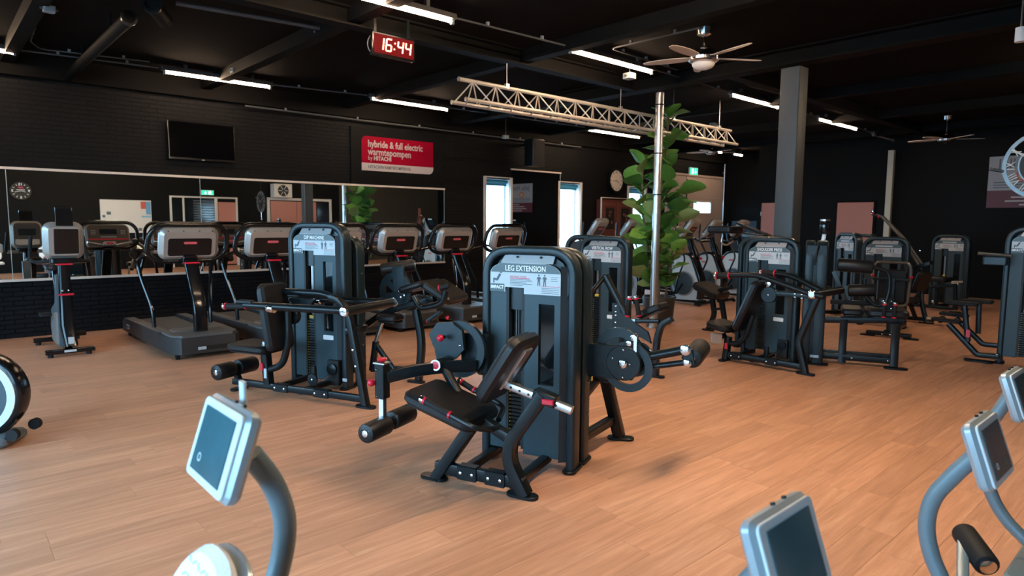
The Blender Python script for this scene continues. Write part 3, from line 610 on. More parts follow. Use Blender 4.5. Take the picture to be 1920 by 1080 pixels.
# soap dispenser like box on far wall
# skeleton clock hanging at right
sk = thing('skeleton_clock', 'large open metal ring clock with roman numerals at the right edge', 'clock', (8.02, 1.28, 2.19)); AX, R_ = (0, -1, 0), .33
RIM = mat('pale_metal_rim', (.12, .15, .165), .35, .5, noise=.08)
B().ring((0, 0, 0), AX, SZ, R_, R_-.035, .02, 48).build('outer_ring', RIM, sk); B().ring((0, 0, 0), AX, SZ, R_*.62, R_*.62-.02, .015, 40).build('inner_ring', RIM, sk)
NUM = mat('pale_numeral', (.26, .23, .2), .4, .4, noise=.08)
for i, s in enumerate(('XII', 'I', 'II', 'III', 'IIII', 'V', 'VI', 'VII', 'VIII', 'IX', 'X', 'XI')):
    a = PI/2 - 2*PI*i/12; u_ = V((0, -math.cos(a), math.sin(a))); v_ = V((0, math.sin(a), math.cos(a)))
    text('numeral', s, .11, u_*R_*.79, -v_, u_, NUM, sk, depth=.006, wide=.8)
B().lathe((.012, 0, 0), (-1, 0, 0), [(R_*.58, 0), (R_*.58, .02)], 36).build('dark_disc', BLACK, sk)
for a, L in ((2.6, .3), (.4, .4)): d_ = V((0, -math.cos(a), math.sin(a))); B().slab(V((-.02, 0, 0)) - d_*.05, V((-.02, 0, 0)) + d_*L, V((1, 0, 0)).cross(d_), .02, .004, .002, 0).build('hand', NUM, sk)
B().cyl((0, 0, R_-.02), (0, 0, ZC - 2.19), .012, 8).build('hanging_rod', FRAME, sk); B().cyl((0, 0, -R_), (0, 0, -R_-.16), .008, 6).ball((0, 0, -R_-.2), .035, 10, 6, (.5, 1, 1.3)).build('pendulum', CHROME, sk)
B().bar([(0, R_-.02, -.05), (0, R_+.1, -.02)], .03, .03).build('side_bracket', FRAME, sk)
# ---- wall behind the viewer, seen in the mirror
bk = thing('wall_clock', 'black clock with white figures, reflected at the left end of the mirror', 'clock', (2.32, YB + .03, 2.43)); NX = (-1, 0, 0)
B().lathe((0, 0, 0), (0, 1, 0), [(.26, -.02), (.27, 0), (.26, .015), (.24, .012)], 36).build('case', BLACK, bk)
for s, a in (('12', 90), ('3', 0), ('6', 270), ('9', 180)):
    a = math.radians(a); text('figure', s, .1, V((-math.cos(a)*.2, .022, math.sin(a)*.19)), NX, SZ, WHITE, bk, bold=.003)
for k in range(12):
    if k % 3:
        a = 2*PI*k/12; d_ = V((-math.cos(a), 0, math.sin(a))); B().slab(d_*.17 + V((0, .02, 0)), d_*.22 + V((0, .02, 0)), V((0, 1, 0)).cross(d_), .012, .003, 0, 0).build('tick', WHITE, bk)
[B().slab((x0, .021, .075), (x0 - .025, .021, .125), (1, 0, 0), .018, .003, 0, 0).build('red_mark', INKR, bk) for x0 in (.06, .03, 0, -.03)]; B().rbox((0, .02, .03), (.2, .015, .003), 0, 0, NX, SZ).build('small_print', WHITE, bk)
for a, L in ((math.radians(195), .12), (math.radians(-15), .15)): d_ = V((-math.cos(a), 0, math.sin(a))); B().slab(V((0, .026, 0)), d_*L + V((0, .026, 0)), V((0, 1, 0)).cross(d_), .01, .003, 0, 0).build('hand', WHITE, bk)
wb = thing('whiteboard', 'white notice board with small posters seen in the mirror', 'whiteboard', (5.05, YB + .02, 1.71))
B().rbox((0, 0, 0), (1.46, 1.06, .03), .005, .004, NX, SZ).build('board', mat('notice_white', (.62, .61, .58), .5, noise=.03), wb)
for x, z, w, h, m_ in ((-.5, .37, .16, .24, mat('poster_red', (.5, .09, .06), .5, noise=.2)), (-.64, .28, .14, .42, mat('poster_blue', (.12, .34, .58), .5, noise=.2)), (-.57, -.0, .28, .06, mat('poster_blue2', (.2, .45, .62), .5, noise=.3)), (.5, .1, .12, .1, INK), (.64, .0, .08, .08, INK), (-.38, -.42, .1, .1, INK)):
    B().rbox((-x, .018, z), (w, h, .004), 0, 0, NX, SZ).build('notice', m_, wb)
LT_ = mat('light_frame_paint', (.62, .58, .52), .5, noise=.04)
gf = struct(B().bar([(6.38, YB+.02, 0), (6.38, YB+.02, 2.40), (8.56, YB+.02, 2.40), (8.56, YB+.02, 0)], .08, .06, up=(0, 1, 0), bend=0).bar([(6.78, YB+.02, 0), (6.78, YB+.02, 2.38)], .06, .05, up=(0, 1, 0)).bar([(7.85, YB+.02, 0), (7.85, YB+.02, 2.38)], .1, .05, up=(0, 1, 0)).build('door_4', LT_))
B().rbox((7.32, YB+.01, 1.2), (1.02, .01, 2.3)).rbox((6.58, YB+.01, 1.2), (.34, .01, 2.3)).build('dark_pane', GLASSD, gf); B().rbox((8.22, YB+.01, 1.15), (.6, .02, 2.2)).build('pink_leaf', PINK, gf)
for k in range(16): B().rbox((7.45, YB+.018, 1.0 + k*.085), (.7, .006, .03)).build('blind_slat', mat('grey_slat', (.12, .12, .12), .5, noise=.1), gf)
exit_sign((7.57, YB + .04, 2.565), NX, 'green exit sign with a down arrow seen in the mirror', .38, .14)
d2 = struct(B().bar([(9.72, YB+.02, 0), (9.72, YB+.02, 2.42), (12.2, YB+.02, 2.42), (12.2, YB+.02, 0)], .13, .06, up=(0, 1, 0), bend=0).build('door_5', LT_))
B().rbox((10.3, YB+.015, 1.17), (1.0, .03, 2.34)).build('pink_leaf', PINK, d2); B().rbox((11.05, YB+.012, 1.17), (.46, .02, 2.34)).build('pink_leaf', PINK, d2); B().rbox((11.45, YB+.012, 1.17), (.3, .02, 2.34)).build('pink_leaf', PINK, d2)
B().rbox((11.9, YB+.012, 1.17), (.5, .02, 2.34)).build('dark_pane', GLASSD, d2)
hu = thing('fan_heater', 'white square fan unit above the pink doors in the mirror', 'heater', (10.15, YB + .2, 2.72))
B().rbox((0, 0, 0), (.68, .5, .36), .02, .01, NX, SZ).build('case', LT_, hu); B().lathe((0, .185, 0), (0, 1, 0), [(.21, -.03), (.21, 0)], 24).build('fan_opening', BLACK, hu); B().lathe((0, .19, 0), (0, 1, 0), [(.05, 0), (.05, .02)], 14).build('fan_hub', FRAME, hu)
for k in range(6): a = PI*k/3; B().slab((math.cos(a)*.05, .2, math.sin(a)*.05), (math.cos(a)*.2, .2, math.sin(a)*.2), (-math.sin(a), 0, math.cos(a)), .012, .006, 0, 0).build('guard_bar', STEEL, hu)
d6 = struct(B().rbox((16.45, YB + .015, 1.1), (.12, .04, 2.2)).build('door_6', PINK)); 
# ---------------------------------------------------------------- weight-stack towers shared by the strength machines
UX, UZ = (1, 0, 0), (0, 0, 1)
_SH = {}
def shared(key, name, m, parent, make, loc=(0, 0, 0), rz=0):
    if key not in _SH: me = make().mesh(name); me.materials.append(m); _SH[key] = me
    o = bpy.data.objects.new(name, _SH[key]); C.objects.link(o); o.parent = parent; o.location = loc; o.rotation_euler = (0, 0, rz); return o
def person_poly(b, cx, cz, h, y):
    s = h
    def P(x, z): return (cx + x*s, cz + z*s)
    b.prism([P(-.05, .28), P(-.13, .26), P(-.2, .08), P(-.17, .05), P(-.11, .16), P(-.09, .05), P(-.11, -.2), P(-.13, -.5), P(-.06, -.5), P(-.03, -.2), P(0, -.05), P(.03, -.2), P(.06, -.5), P(.13, -.5), P(.11, -.2), P(.09, .05), P(.11, .16), P(.17, .05), P(.2, .08), P(.13, .26), P(.05, .28)], .002, (0, y, 0), UX, UZ)
    b.lathe((cx, y, cz + .4*s), (0, -1, 0), [(.075*s, -.001), (.075*s, .001)], 10)
def foot_pad(root, x, y, ang=0, L=.17, w=.085):
    shared(('foot', L, w), 'foot_plate', FRAME, root, lambda: B().rbox((0, 0, .011), (L, w, .022), w/2, .005), (x, y, 0), ang)
def bolts(root, pts, axis=(0, -1, 0), r=.011, m=None):
    for p in pts: p = V(p); B().lathe(p, axis, [(r, 0), (r*.9, .006), (r*.3, .009)], 8).build('bolt', m or CHROME, root)
def hoop(root, W, H, y0, dep, band=.058, name='tower_frame', m=None):
    hw = W/2 - band/2
    pts = [(-hw, y0 + dep/2, .01), (-hw, y0 + dep/2, H - band/2), (hw, y0 + dep/2, H - band/2), (hw, y0 + dep/2, .01)]
    return B().sweep(fillet(pts, .17, 8), rrect(band, dep, .018, 3), (0, 1, 0)).build(name, m or HOOP, root)
def tower(root, title, H=1.45, W=.67, full=True, y0=0.0, stack_z=.62):
    hoop(root, W, H, y0, .12)
    for s in (-1, 1): foot_pad(root, s*(W/2-.03), y0 + .06, PI/2, .2, .09)
    t0 = H - .11          # top of placard
    yf = y0 + .03
    key = (H, W)
    # back sheet, shroud panels
    shared(('back',) + key, 'rear_sheet', BLACK, root, lambda: B().rbox((0, 0, (H-.08)/2+.06), (W-.1, H-.14, .01), .14, 0, UX, UZ), (0, y0 + .115, 0))
    zt = t0 - .165
    shared(('pl',) + key, 'shroud_panel', PANEL, root, lambda: B().rbox((-.222, 0, (zt+.09)/2), (.13, zt-.09, .02), .006, .003, UX, UZ), (0, yf, 0))
    shared(('pll',) + key, 'shroud_bevel', PANELD, root, lambda: B().prism([(-.308, .05), (-.287, -.01), (-.287, .01), (-.30, .06)], zt + .02, (0, 0, (zt+.1)/2), UX, (0, 1, 0)), (0, yf, 0))
    def rp():
        b = B(); z0, z1, a, c_ = .07, zt, .072, .182
        for x0, x1, za, zb in ((-.03, a, z0, z1), (c_, .222, z0, z1), (a, c_, z0, .55), (a, c_, t0-.26, z1)): b.rbox(((x0+x1)/2, 0, (za+zb)/2), (x1-x0, .02, zb-za))
        return b
    shared(('pr',) + key, 'shroud_panel', PANEL, root, rp, (0, yf, 0))
    shared(('win',) + key, 'viewing_window', GLASSD, root, lambda: B().rbox((.127, .012, (t0-.26+.55)/2), (.11, t0-.26-.55, .004), .01, 0, UX, UZ), (0, yf, 0))
    shared(('prb',) + key, 'shroud_bevel', PANELD, root, lambda: B().prism([(.222, -.01), (.288, .035), (.288, .06), (.222, .01)], zt + .1, (0, 0, (zt+.1)/2 + .05), UX, (0, 1, 0)), (0, yf, 0))
    shared(('slotl',) + key, 'slot_lining', BLACK, root, lambda: B().rbox((-.15, .02, (zt+.1)/2), (.02, .06, zt-.1)), (0, yf, 0)); shared(('slotr',) + key, 'slot_lining', BLACK, root, lambda: B().rbox((-.037, .02, (zt+.1)/2), (.02, .06, zt-.1)), (0, yf, 0))
    if full:
        def stk():
            b = B(); z = .11
            while z < stack_z: b.rbox((-.093, .035, z + .0105), (.105, .05, .021), 0, .002); z += .0255
            return b
        shared(('stk', stack_z), 'weight_stack', FRAME, root, stk, (0, yf, 0))
        def num():
            b = B(); z = .115
            while z < stack_z - .02: b.rbox((-.138, .006, z + .006), (.009, .003, .009)); z += .0255
            return b
        shared(('num', stack_z), 'stack_numbers', YEL, root, num, (0, yf, 0)).__setitem__('kind', 'stuff')
        def num2():
            b = B(); z = .115
            while z < stack_z - .02: b.rbox((-.052, .006, z + .006), (.014, .003, .008)); z += .0255
            return b
        shared(('num2', stack_z), 'stack_notches', PANEL, root, num2, (0, yf, 0)).__setitem__('kind', 'stuff')
        shared(('rod',) + key, 'guide_rods', STEEL, root, lambda: B().cyl((-.115, .05, .6), (-.115, .05, zt), .007, 6).cyl((-.07, .05, .6), (-.07, .05, zt), .007, 6).cyl((-.093, .04, .6), (-.093, .04, zt), .004, 6), (0, yf, 0))
        shared(('pin', stack_z), 'selector_head', YEL, root, lambda: B().rbox((-.093, .02, stack_z + .015), (.05, .03, .03)), (0, yf, 0))
        shared(('sticker',), 'maker_sticker', WHITE, root, lambda: B().rbox((.12, -.0115, .49), (.12, .045, .002), .01, 0, UX, UZ).rbox((.085, -.013, .492), (.04, .016, .001), .006, 0, UX, UZ), (0, yf, 0))
    # arch filling and cap plate
    shared(('arch',) + key, 'arch_panel', HOOP, root, lambda: B().rbox((0, .025, H - .24), (W-.13, .36, .02), .15, 0, UX, UZ), (0, yf, 0))
    shared(('cap',) + key, 'cap_plate', STEELG, root, lambda: B().prism([(-.2, 0), (.17, 0), (.185, .072), (-.165, .072)], .012, (0, -.012, t0 - .002), UX, (0, .25, 1)), (0, yf, 0))
    bolts(root, [(-.08, yf - .012, t0 + .04), (.085, yf - .012, t0 + .04)], r=.008, m=BLACK)
    # instruction placard
    pl = B()
    def top(z): return z
    out = [(-.275, t0-.19), (-.165, t0-.19), (-.165, t0-.16), (-.03, t0-.16), (-.03, t0-.2), (.225, t0-.2), (.225, t0-.07)]
    out += [(.225 - .12*(1-math.cos(a)), t0 - .07 + .07*math.sin(a)) for a in [PI/12*k for k in range(1, 7)]]
    out += [(-.275 + .12*(1-math.cos(a)), t0 - .07 + .07*math.sin(a)) for a in [PI/12*k for k in range(6, -1, -1)]]
    def mk(): b = B(); b.prism(out, .006, (0, -.016, 0), UX, UZ); return b
    pc = shared(('plc',) + key, 'placard', PLATE, root, mk, (0, yf, 0))
    def hd():
        o = [(x, z) for x, z in out if z >= t0 - .0701]; o2 = [(.218, t0-.062)] + [(x*.985, min(z, t0-.003)) for x, z in o if z > t0-.065] + [(-.268, t0-.062)]
        return B().prism(o2, .002, (0, -.0205, 0), UX, UZ)
    shared(('plh',) + key, 'placard_header', PLATEH, pc, hd)
    shared(('pll2',) + key, 'maker_panel', PLATEH, pc, lambda: B().rbox((-.222, -.0205, t0-.165), (.10, .05, .002), 0, 0, UX, UZ))
    text('title', title, .05, (-.02, -.022, t0 - .036), UX, UZ, WHITE, pc, depth=.0006, wide=.78, bold=.0006) if title else None
    if not title: shared(('ttl',) + key, 'title_print', PLATE, pc, lambda: B().rbox((-.02, -.022, t0 - .036), (.24, .022, .001), 0, 0, UX, UZ))
    text('maker_name', 'IMPACT', .03, (-.222, -.0225, t0 - .162), UX, UZ, WHITE, pc, depth=.0005, wide=.9, bold=.001)
    text('heading', 'INSTRUCTIONS', .017, (-.13, -.0195, t0 - .09), UX, UZ, INKR, pc, depth=.0005, align='LEFT')
    def lines():
        b = B()
        for k, w in enumerate((.15, .16, .12, .16, .09)): b.rbox((-.13 + w/2, -.0195, t0 - .108 - k*.0095), (w, .003, .001), 0, 0, UX, UZ)
        for k in range(4): b.rbox((.155, -.0195, t0 - .155 - k*.011), (.12, .0025, .001), 0, 0, UX, UZ)
        for k, w in enumerate((.05, .04, .045)): b.rbox((.16 + w/2, -.0195, t0 - .085 - k*.012), (w, .003, .001), 0, 0, UX, UZ)
        return b
    shared(('lin',) + key, 'small_print', INK, pc, lines).__setitem__('kind', 'stuff')
    shared(('frm',) + key, 'red_rule', INKR, pc, lambda: B().rbox((-.13+.07, -.0195, t0-.1), (.14, .004, .001), 0, 0, UX, UZ)); shared(('frm2',) + key, 'red_rule', INKR, pc, lambda: B().rbox((.155, -.0195, t0-.145), (.125, .003, .001), 0, 0, UX, UZ))
    def figs(): b = B(); person_poly(b, .075, t0 - .105, .075, -.0195); person_poly(b, .115, t0 - .105, .075, -.0195); return b
    shared(('fig',) + key, 'muscle_figures', INK, pc, figs)
    def sit():
        b = B(); x0, z0 = -.222, t0 - .105
        b.slab((x0+.02, -.0195, z0+.03), (x0-.005, -.0195, z0-.012), (1, 0, .6), .016, .001, 0, 0).slab((x0-.005, -.0195, z0-.012), (x0-.028, -.0195, z0), (0, 0, 1), .012, .001, 0, 0).slab((x0-.028, -.0195, z0), (x0-.026, -.0195, z0-.03), (1, 0, 0), .009, .001, 0, 0)
        b.lathe((x0+.026, -.0195, z0+.042), (0, -1, 0), [(.008, 0), (.008, .001)], 8); return b
    shared(('sit',) + key, 'seated_figure', INK, pc, sit)
    bolts(root, [(.262, yf + .012, t0 - .21), (.262, yf + .012, .6), (.262, yf + .012, .3)], r=.007, m=BLACK)
    bolts(root, [(-.25, yf - .011, .15), (.16, yf - .011, .19), (.16, yf - .011, .11)], r=.004)
STEELG = mat('satin_cap_plate', (.30, .29, .29), .4, .6, noise=.05)
def back_tower(root, H=1.45, W=.67, y0=.19, panel=True):
    # the tower of the neighbouring machine seen from behind: frame, closed rear sheet
    hoop(root, W, H, y0, .12)
    for s in (-1, 1): foot_pad(root, s*(W/2-.03), y0 + .06, PI/2, .2, .09)
    B().rbox((0, y0 + .05, (H-.1)/2+.05), (W-.1, H-.16, .02), .13, .003, UX, UZ).build('rear_sheet', PANELD, root)
    bolts(root, [(W/2-.1, y0 + .04, z) for z in (.25, .7, 1.15)] + [(-W/2+.1, y0 + .04, z) for z in (.25, .7, 1.15)], r=.009, m=BLACK)
def roller(root, p0, p1, r=.055, name='roller_pad', cap=True):
    p0, p1 = V(p0), V(p1); d = (p1 - p0).normalized()
    o = B().cyl(p0, p1, r, 20, .018).build(name, PAD, root)
    if cap:
        for p, s in ((p0, -1), (p1, 1)): B().lathe(p + d*s*-.004, d*s, [(r*.34, 0), (r*.34, .006), (r*.2, .009)], 12).build('end_bolt', CHROME, o)
        for p, s in ((p0, -1), (p1, 1)):
            b = B()
            for k in range(10):
                a = 2*PI*k/10; h = V((0, 0, 1)); x = d.cross(h).normalized(); y = d.cross(x); q = x*math.cos(a) + y*math.sin(a)
                b.slab(p + q*r*.5 + d*s*.001, p + q*r*.93 - d*s*.012, d.cross(q), .008, .006, .003, 0)
            b.build('gathered_seam', PADE, o)
    return o
def pad(root, p0, p1, wdir, w, t, name='seat', r=.05, e=.02):
    o = B().slab(p0, p1, wdir, w, t, r, e, 5).build(name, PAD, root)
    p0, p1 = V(p0), V(p1); ax = (p1-p0); az = ax.cross(V(wdir)).normalized()
    B().slab(p0 + ax*.04 - az*(t/2+.004), p1 - ax*.04 - az*(t/2+.004), wdir, w*.85, .014, r*.8, .002).build('pad_base', FRAME, o)
    return o
def grip(root, p0, p1, r=.02, name='handle'):
    p0, p1 = V(p0), V(p1); d = (p1-p0).normalized(); o = B().cyl(p0, p1, r, 14, .004).build(name, RUBBER, root)
    B().cyl(p0 - d*.03, p0, r*1.12, 14, .004).build('end_cap', CHROME, o)
    for p in (p0, p1): B().cyl(p - d*.006, p + d*.008, r*1.15, 14).build('red_ring', RED, o)
    return o
def knob(root, c, axis, r=.02, name='knob'):
    c, a = V(c), V(axis).normalized(); o = B().ball(c, r, 12, 8).build(name, RED, root); B().cyl(c, c - a*.05, r*.5, 10).build('plunger', FRAME, o); return o
# ================================================================ leg extension
LE = Frame((2.886, 3.035), -68)
def root_for(fr, name, label, cat='exercise machine', group=None): return thing(name, label, cat, fr.o, fr.a, group)
R = root_for(LE, 'leg_extension_machine', 'leg extension machine in the centre foreground with seat, red knobs and paired rollers')
tower(R, 'LEG EXTENSION', stack_z=.5)
yc = -.46
B().bar([(-.40, yc, .085), (.2, yc, .085)], .05, .075).build('base_rail', FRAME, R)
for x in (-.17, .02): B().rbox((x, yc, .085), (.13, .066, .09), 0, .006).build('rail_sleeve', FRAME, R)
bolts(R, [(x, yc - .034, .085) for x in (-.21, -.13, -.02, .06)], r=.011)
for x in (-.24, .13): B().bar([(x, yc, .06), (x, .06, .06)], .06, .05).build('tower_link', FRAME, R)
B().bar([(-.12, yc, .42), (-.40, yc, .015)], .07, .085, up=(0, 1, 0)).build('front_leg', FRAME, R); foot_pad(R, -.42, yc, 0, .19)
B().bar([(.32, yc, .63), (.11, yc, .32), (.105, yc, .2), (.21, yc, .015)], .07, .085, up=(0, 1, 0), bend=.14).build('rear_leg', FRAME, R); foot_pad(R, .19, yc, 0, .2)
B().bar([(-.17, yc, .47), (.12, yc, .335)], .06, .06).build('seat_beam', FRAME, R)
pad(R, (-.53, yc, .565), (-.05, yc, .425), (0, 1, 0), .40, .075, 'seat', .07, .022)
B().rbox((-.2, yc, .42), (.2, .16, .05), 0, .006, (.96, 0, -.28)).build('seat_bracket', FRAME, R)
pad(R, (.215, yc, .955), (-.03, yc, .57), (0, 1, 0), .36, .075, 'backrest', .07, .022)
B().slab((.22, yc, .88), (.06, yc, .64), (0, 1, 0), .1, .02, 0, .004).build('back_bracket', STEEL, R)
chb = B().bar([(.04, yc, .672), (.49, yc, .56)], .045, .045).build('adjuster_bar', STEEL, R)
for k in range(6): p = V((.12, yc, .652)).lerp(V((.4, yc, .582)), k/5); B().cyl(p + V((0, -.0235, 0)), p + V((0, -.02, 0)), .008, 8).build('adjuster_hole', BLACK, chb)
B().slab((.26, yc, .63), (.40, yc, .595), (0, 1, 0), .075, .07, .01, .006).build('adjuster_sleeve', FRAME, R); B().rbox((.36, yc - .04, .6), (.07, .03, .02), 0, .004, UX, UZ).build('red_latch', RED, R)
for y, a, b_ in ((-.70, (-.33, .57), (-.16, .51)), (-.22, (-.36, .57), (-.27, .53))): grip(R, (a[0], y, a[1]), (b_[0], y, b_[1]), .019)
B().tube([(-.16, -.70, .51), (-.0, -.70, .455), (.06, -.62, .43), (.03, -.46, .40)], .017, 10, .08).build('handle_tube', FRAME, R); B().tube([(-.27, -.22, .53), (-.05, -.22, .45), (0, -.4, .42)], .017, 10, .06).build('handle_tube', FRAME, R)
# pivot with big cam disc, arm, roller carrier
pc_ = V((-.45, -.12, .78))
B().ring(pc_ + V((.02, 0, -.015)), UX, UZ, .19, .14, .035, 36).build('cam_ring', HOOP, R)
pts = [(-.165, .06), (-.09, .16), (.03, .175), (.13, .11), (.145, -.04), (.06, -.13), (-.06, -.12), (-.13, -.03)]
B().prism([(x*.86, z*.82) for x, z in pts], .03, pc_ + V((-.05, -.035, .025)), UX, UZ).build('cam_plate', HOOP, R)
B().rbox((-.34, -.07, .74), (.2, .26, .05), .02, .006, UX, UZ).build('pivot_mount', FRAME, R); B().rbox((-.33, .0, .74), (.1, .2, .24), .01, 0).build('pivot_block', FRAME, R)
B().cyl(pc_ + V((-.04, -.04, -.09)), pc_ + V((-.04, -.2, -.09)), .035, 16, .006).build('pivot_axle', FRAME, R)
B().lathe(pc_ + V((-.04, -.2, -.09)), (0, -1, 0), [(.034, 0), (.034, .008), (.02, .012)], 14).build('axle_cap', RED, R); B().ring(pc_ + V((-.04, -.205, -.09)), UX, UZ, .037, .026, .012, 16).build('axle_ring', CHROME, R)
knob(R, pc_ + V((-.06, -.12, .07)), (0, -1, 0), .024)
bolts(R, [pc_ + V((.13, -.03, -.1)), pc_ + V((.05, -.052, .02))], r=.009)
B().bar([pc_ + V((-.04, -.13, -.1)), (-.3, -.33, .50)], .05, .045).build('range_lever', FRAME, R)
B().bar([(-.30, -.14, .67), (-.46, -.26, .67), (-.62, -.40, .655), (-.745, -.50, .62)], .05, .075, bend=.12).build('roller_arm', FRAME, R)
bx_ = B().rbox((-.765, -.52, .60), (.07, .07, .225), .006, .004).build('carrier_box', FRAME, R)
B().rbox((-.765, -.52, .715), (.085, .075, .008)).build('carrier_lid', STEEL, bx_); B().lathe((-.765, -.52, .72), (0, 0, 1), [(.012, 0), (.03, .012), (.034, .024), (.022, .027)], 10).build('star_knob', RED, bx_)
knob(R, (-.82, -.56, .59), (-.6, -.7, 0), .026); B().rbox((-.765, -.52, .42), (.034, .034, .2)).build('carrier_post', CHROME, R)
B().cyl((-.765, -.68, .31), (-.765, -.20, .31), .014, 10).build('roller_axle', CHROME, R)
roller(R, (-.765, -.70, .305), (-.765, -.475, .305), .062); roller(R, (-.765, -.435, .315), (-.765, -.21, .315), .062)
bolts(R, [(-.78, -.556, .68), (-.78, -.556, .51)], r=.006)
B().lathe((-.343, .02, .62), (-1, 0, 0), [(.05, -.02), (.05, .012)], 16).build('pulley', FRAME, R)

# ================================================================ leg curl, back to back with it
R = root_for(LE, 'leg_curl_machine', 'seated leg curl machine behind the leg extension with round cam and single roller at right')
back_tower(R, 1.44, .67, .185)
for s in (-1, 1): bolts(R, [(.337, .25, z) for z in (.33, .55)], (1, 0, 0), .012)
B().rbox((.47, .26, .70), (.34, .22, .02), .015, .004, UX, UZ).build('side_plate', FRAME, R)
cc = V((.575, .27, .70))
B().ring(cc + V((.02, .02, -.03)), UX, UZ, .165, .115, .03, 32).build('cam_ring', HOOP, R); B().ring(cc + V((-.05, .04, .06)), UX, UZ, .16, .10, .025, 30, PI*.05, PI*1.0).build('cam_arc', HOOP, R)
B().lathe(cc + V((0, -.03, 0)), (0, 1, 0), [(.11, 0), (.115, .006), (.115, .05)], 30).build('cam_hub', FRAME, R); B().lathe(cc + V((0, -.035, 0)), (0, -1, 0), [(.03, 0), (.03, .01), (.018, .016), (.012, .016), (.010, .006)], 16).build('axle_cap', CHROME, R)
B().lathe(cc + V((.05, .06, .02)), (0, 1, 0), [(.12, 0), (.12, .02)], 30).build('range_plate', FRAME, R)
bolts(R, [cc + V((x, -.032, z)) for x, z in ((.0, .09), (-.07, .03), (0, -.09), (.045, .0))] + [cc + V((.16, .04, .09))], r=.009)
B().cyl(cc + V((.06, -.02, .17)), cc + V((.06, .05, .17)), .022, 12, .004).cyl(cc + V((.03, -.02, .13)), cc + V((.03, .05, .13)), .02, 12, .004).rbox(cc + V((.075, -.01, .13)), (.02, .03, .1)).build('range_pin', CHROME, R)
B().tube([cc + V((.10, .05, .03)), (.93, .32, .805)], .03, 14).build('roller_arm', FRAME, R); B().tube([cc + V((.12, .05, -.03)), (.955, .32, .73)], .02, 12).build('link_rod', FRAME, R)
B().prism([(-.03, .06), (.03, .05), (.05, -.04), (.03, -.06), (-.01, -.05)], .03, (.965, .31, .77), UX, UZ).build('roller_bracket', FRAME, R)
B().lathe((.96, .29, .815), (0, -1, 0), [(.034, 0), (.034, .012), (.018, .018)], 16).build('bracket_cap', CHROME, R); B().lathe((.975, .29, .735), (0, -1, 0), [(.027, 0), (.027, .014), (.014, .02)], 16).build('bracket_cap', CHROME, R)
roller(R, (.99, .335, .755), (.99, .66, .77), .066)
B().bar([(.32, .62, .58), (.40, .80, .02)], .07, .08, up=(1, 0, 0)).build('rear_leg', FRAME, R); foot_pad(R, .41, .80, .25, .2); B().bar([(.3, .26, .16), (.36, .74, .16)], .06, .06).build('rear_rail', FRAME, R); B().bar([(.3, .3, .45), (.33, .66, .56)], .05, .05).build('seat_beam', FRAME, R)
pad(R, (.1, .62, .57), (.45, .62, .54), (0, 1, 0), .36, .07, 'seat', .06); pad(R, (.02, .62, 1.0), (.08, .62, .6), (0, 1, 0), .36, .07, 'backrest', .06)
B().rbox((.343, .31, .56), (.004, .03, .03)).build('warning_mark', YEL, R)

# ================================================================ dip machine
D = Frame((2.79, 5.87), -66)
R = root_for(D, 'dip_machine', 'dip machine at centre left with two forward levers and a small seat')
tower(R, 'DIP MACHINE', 1.59, .68, stack_z=.66)
yd = -.40; q = lambda px, py, y=yd: D.y(px, py, y)
a, b_ = q(440, 745), q(685, 760); B().bar([(a.x, yd, .075), (b_.x, yd, .075)], .05, .06).build('base_rail', FRAME, R)
for px in (530, 605): p = q(px, 745); B().rbox((p.x, yd, .075), (.16, .064, .075), 0, .006).build('rail_sleeve', FRAME, R); bolts(R, [(p.x - .06, yd - .034, .075), (p.x + .05, yd - .034, .075)], r=.011)
for x in (-.18, .14): B().bar([(x, yd, .06), (x, .08, .06)], .05, .05).build('tower_link', FRAME, R)
ft = q(686, 765); p1, p2 = q(667, 655), q(655, 590); B().bar([(ft.x, yd, .015), (p1.x, yd, p1.z), (p2.x, yd, p2.z), (p2.x - .12, yd, p2.z + .13), (p2.x - .2, yd, p2.z + .14)], .055, .07, up=(0, 1, 0), bend=.1).build('front_leg', FRAME, R); foot_pad(R, ft.x, yd, 0, .2)
bolts(R, [(p1.x, yd - .04, p1.z), (p1.x + .025, yd - .04, p1.z - .14)], r=.012)
fr_ = q(450, 745); foot_pad(R, fr_.x, yd, PI/2, .2)
p3, p4 = q(505, 740), q(498, 660); B().bar([(p3.x, yd, .09), (p4.x, yd, p4.z)], .07, .075, up=(0, 1, 0)).build('seat_post', FRAME, R); sp = q(496, 640); B().bar([(p4.x, yd, p4.z), (sp.x, yd, sp.z)], .045, .045, up=(0, 1, 0)).build('post_insert', CHROME, R)
B().rbox((p4.x - .005, yd - .045, p4.z - .13), (.03, .07, .02), .006, .002, UX, UZ).build('red_latch', RED, R); B().rbox((p3.x + .0, yd - .042, .2), (.03, .09, .004), 0, 0, UX, UZ).build('warning_label', PLATE, R)
s0, s1 = q(447, 645), q(507, 648); pad(R, (s0.x, yd, s0.z), (s1.x + .06, yd, s0.z), (0, 1, 0), .34, .07, 'seat', .07)
t0_, t1_ = q(505, 530), q(524, 655); pad(R, (t0_.x + .02, yd, t0_.z), (t1_.x + .02, yd, t1_.z), (0, 1, 0), .32, .085, 'backrest', .06, .022)
g0, g1, g2, g3 = q(540, 575), q(540, 640), q(530, 685), q(505, 693); B().tube([(g0.x, yd, g0.z), (g1.x + .01, yd, g1.z), (g2.x, yd, g2.z), (g3.x, yd, g3.z)], .032, 12, .16).build('back_tube', FRAME, R)
yn, yf_ = -.72, -.12
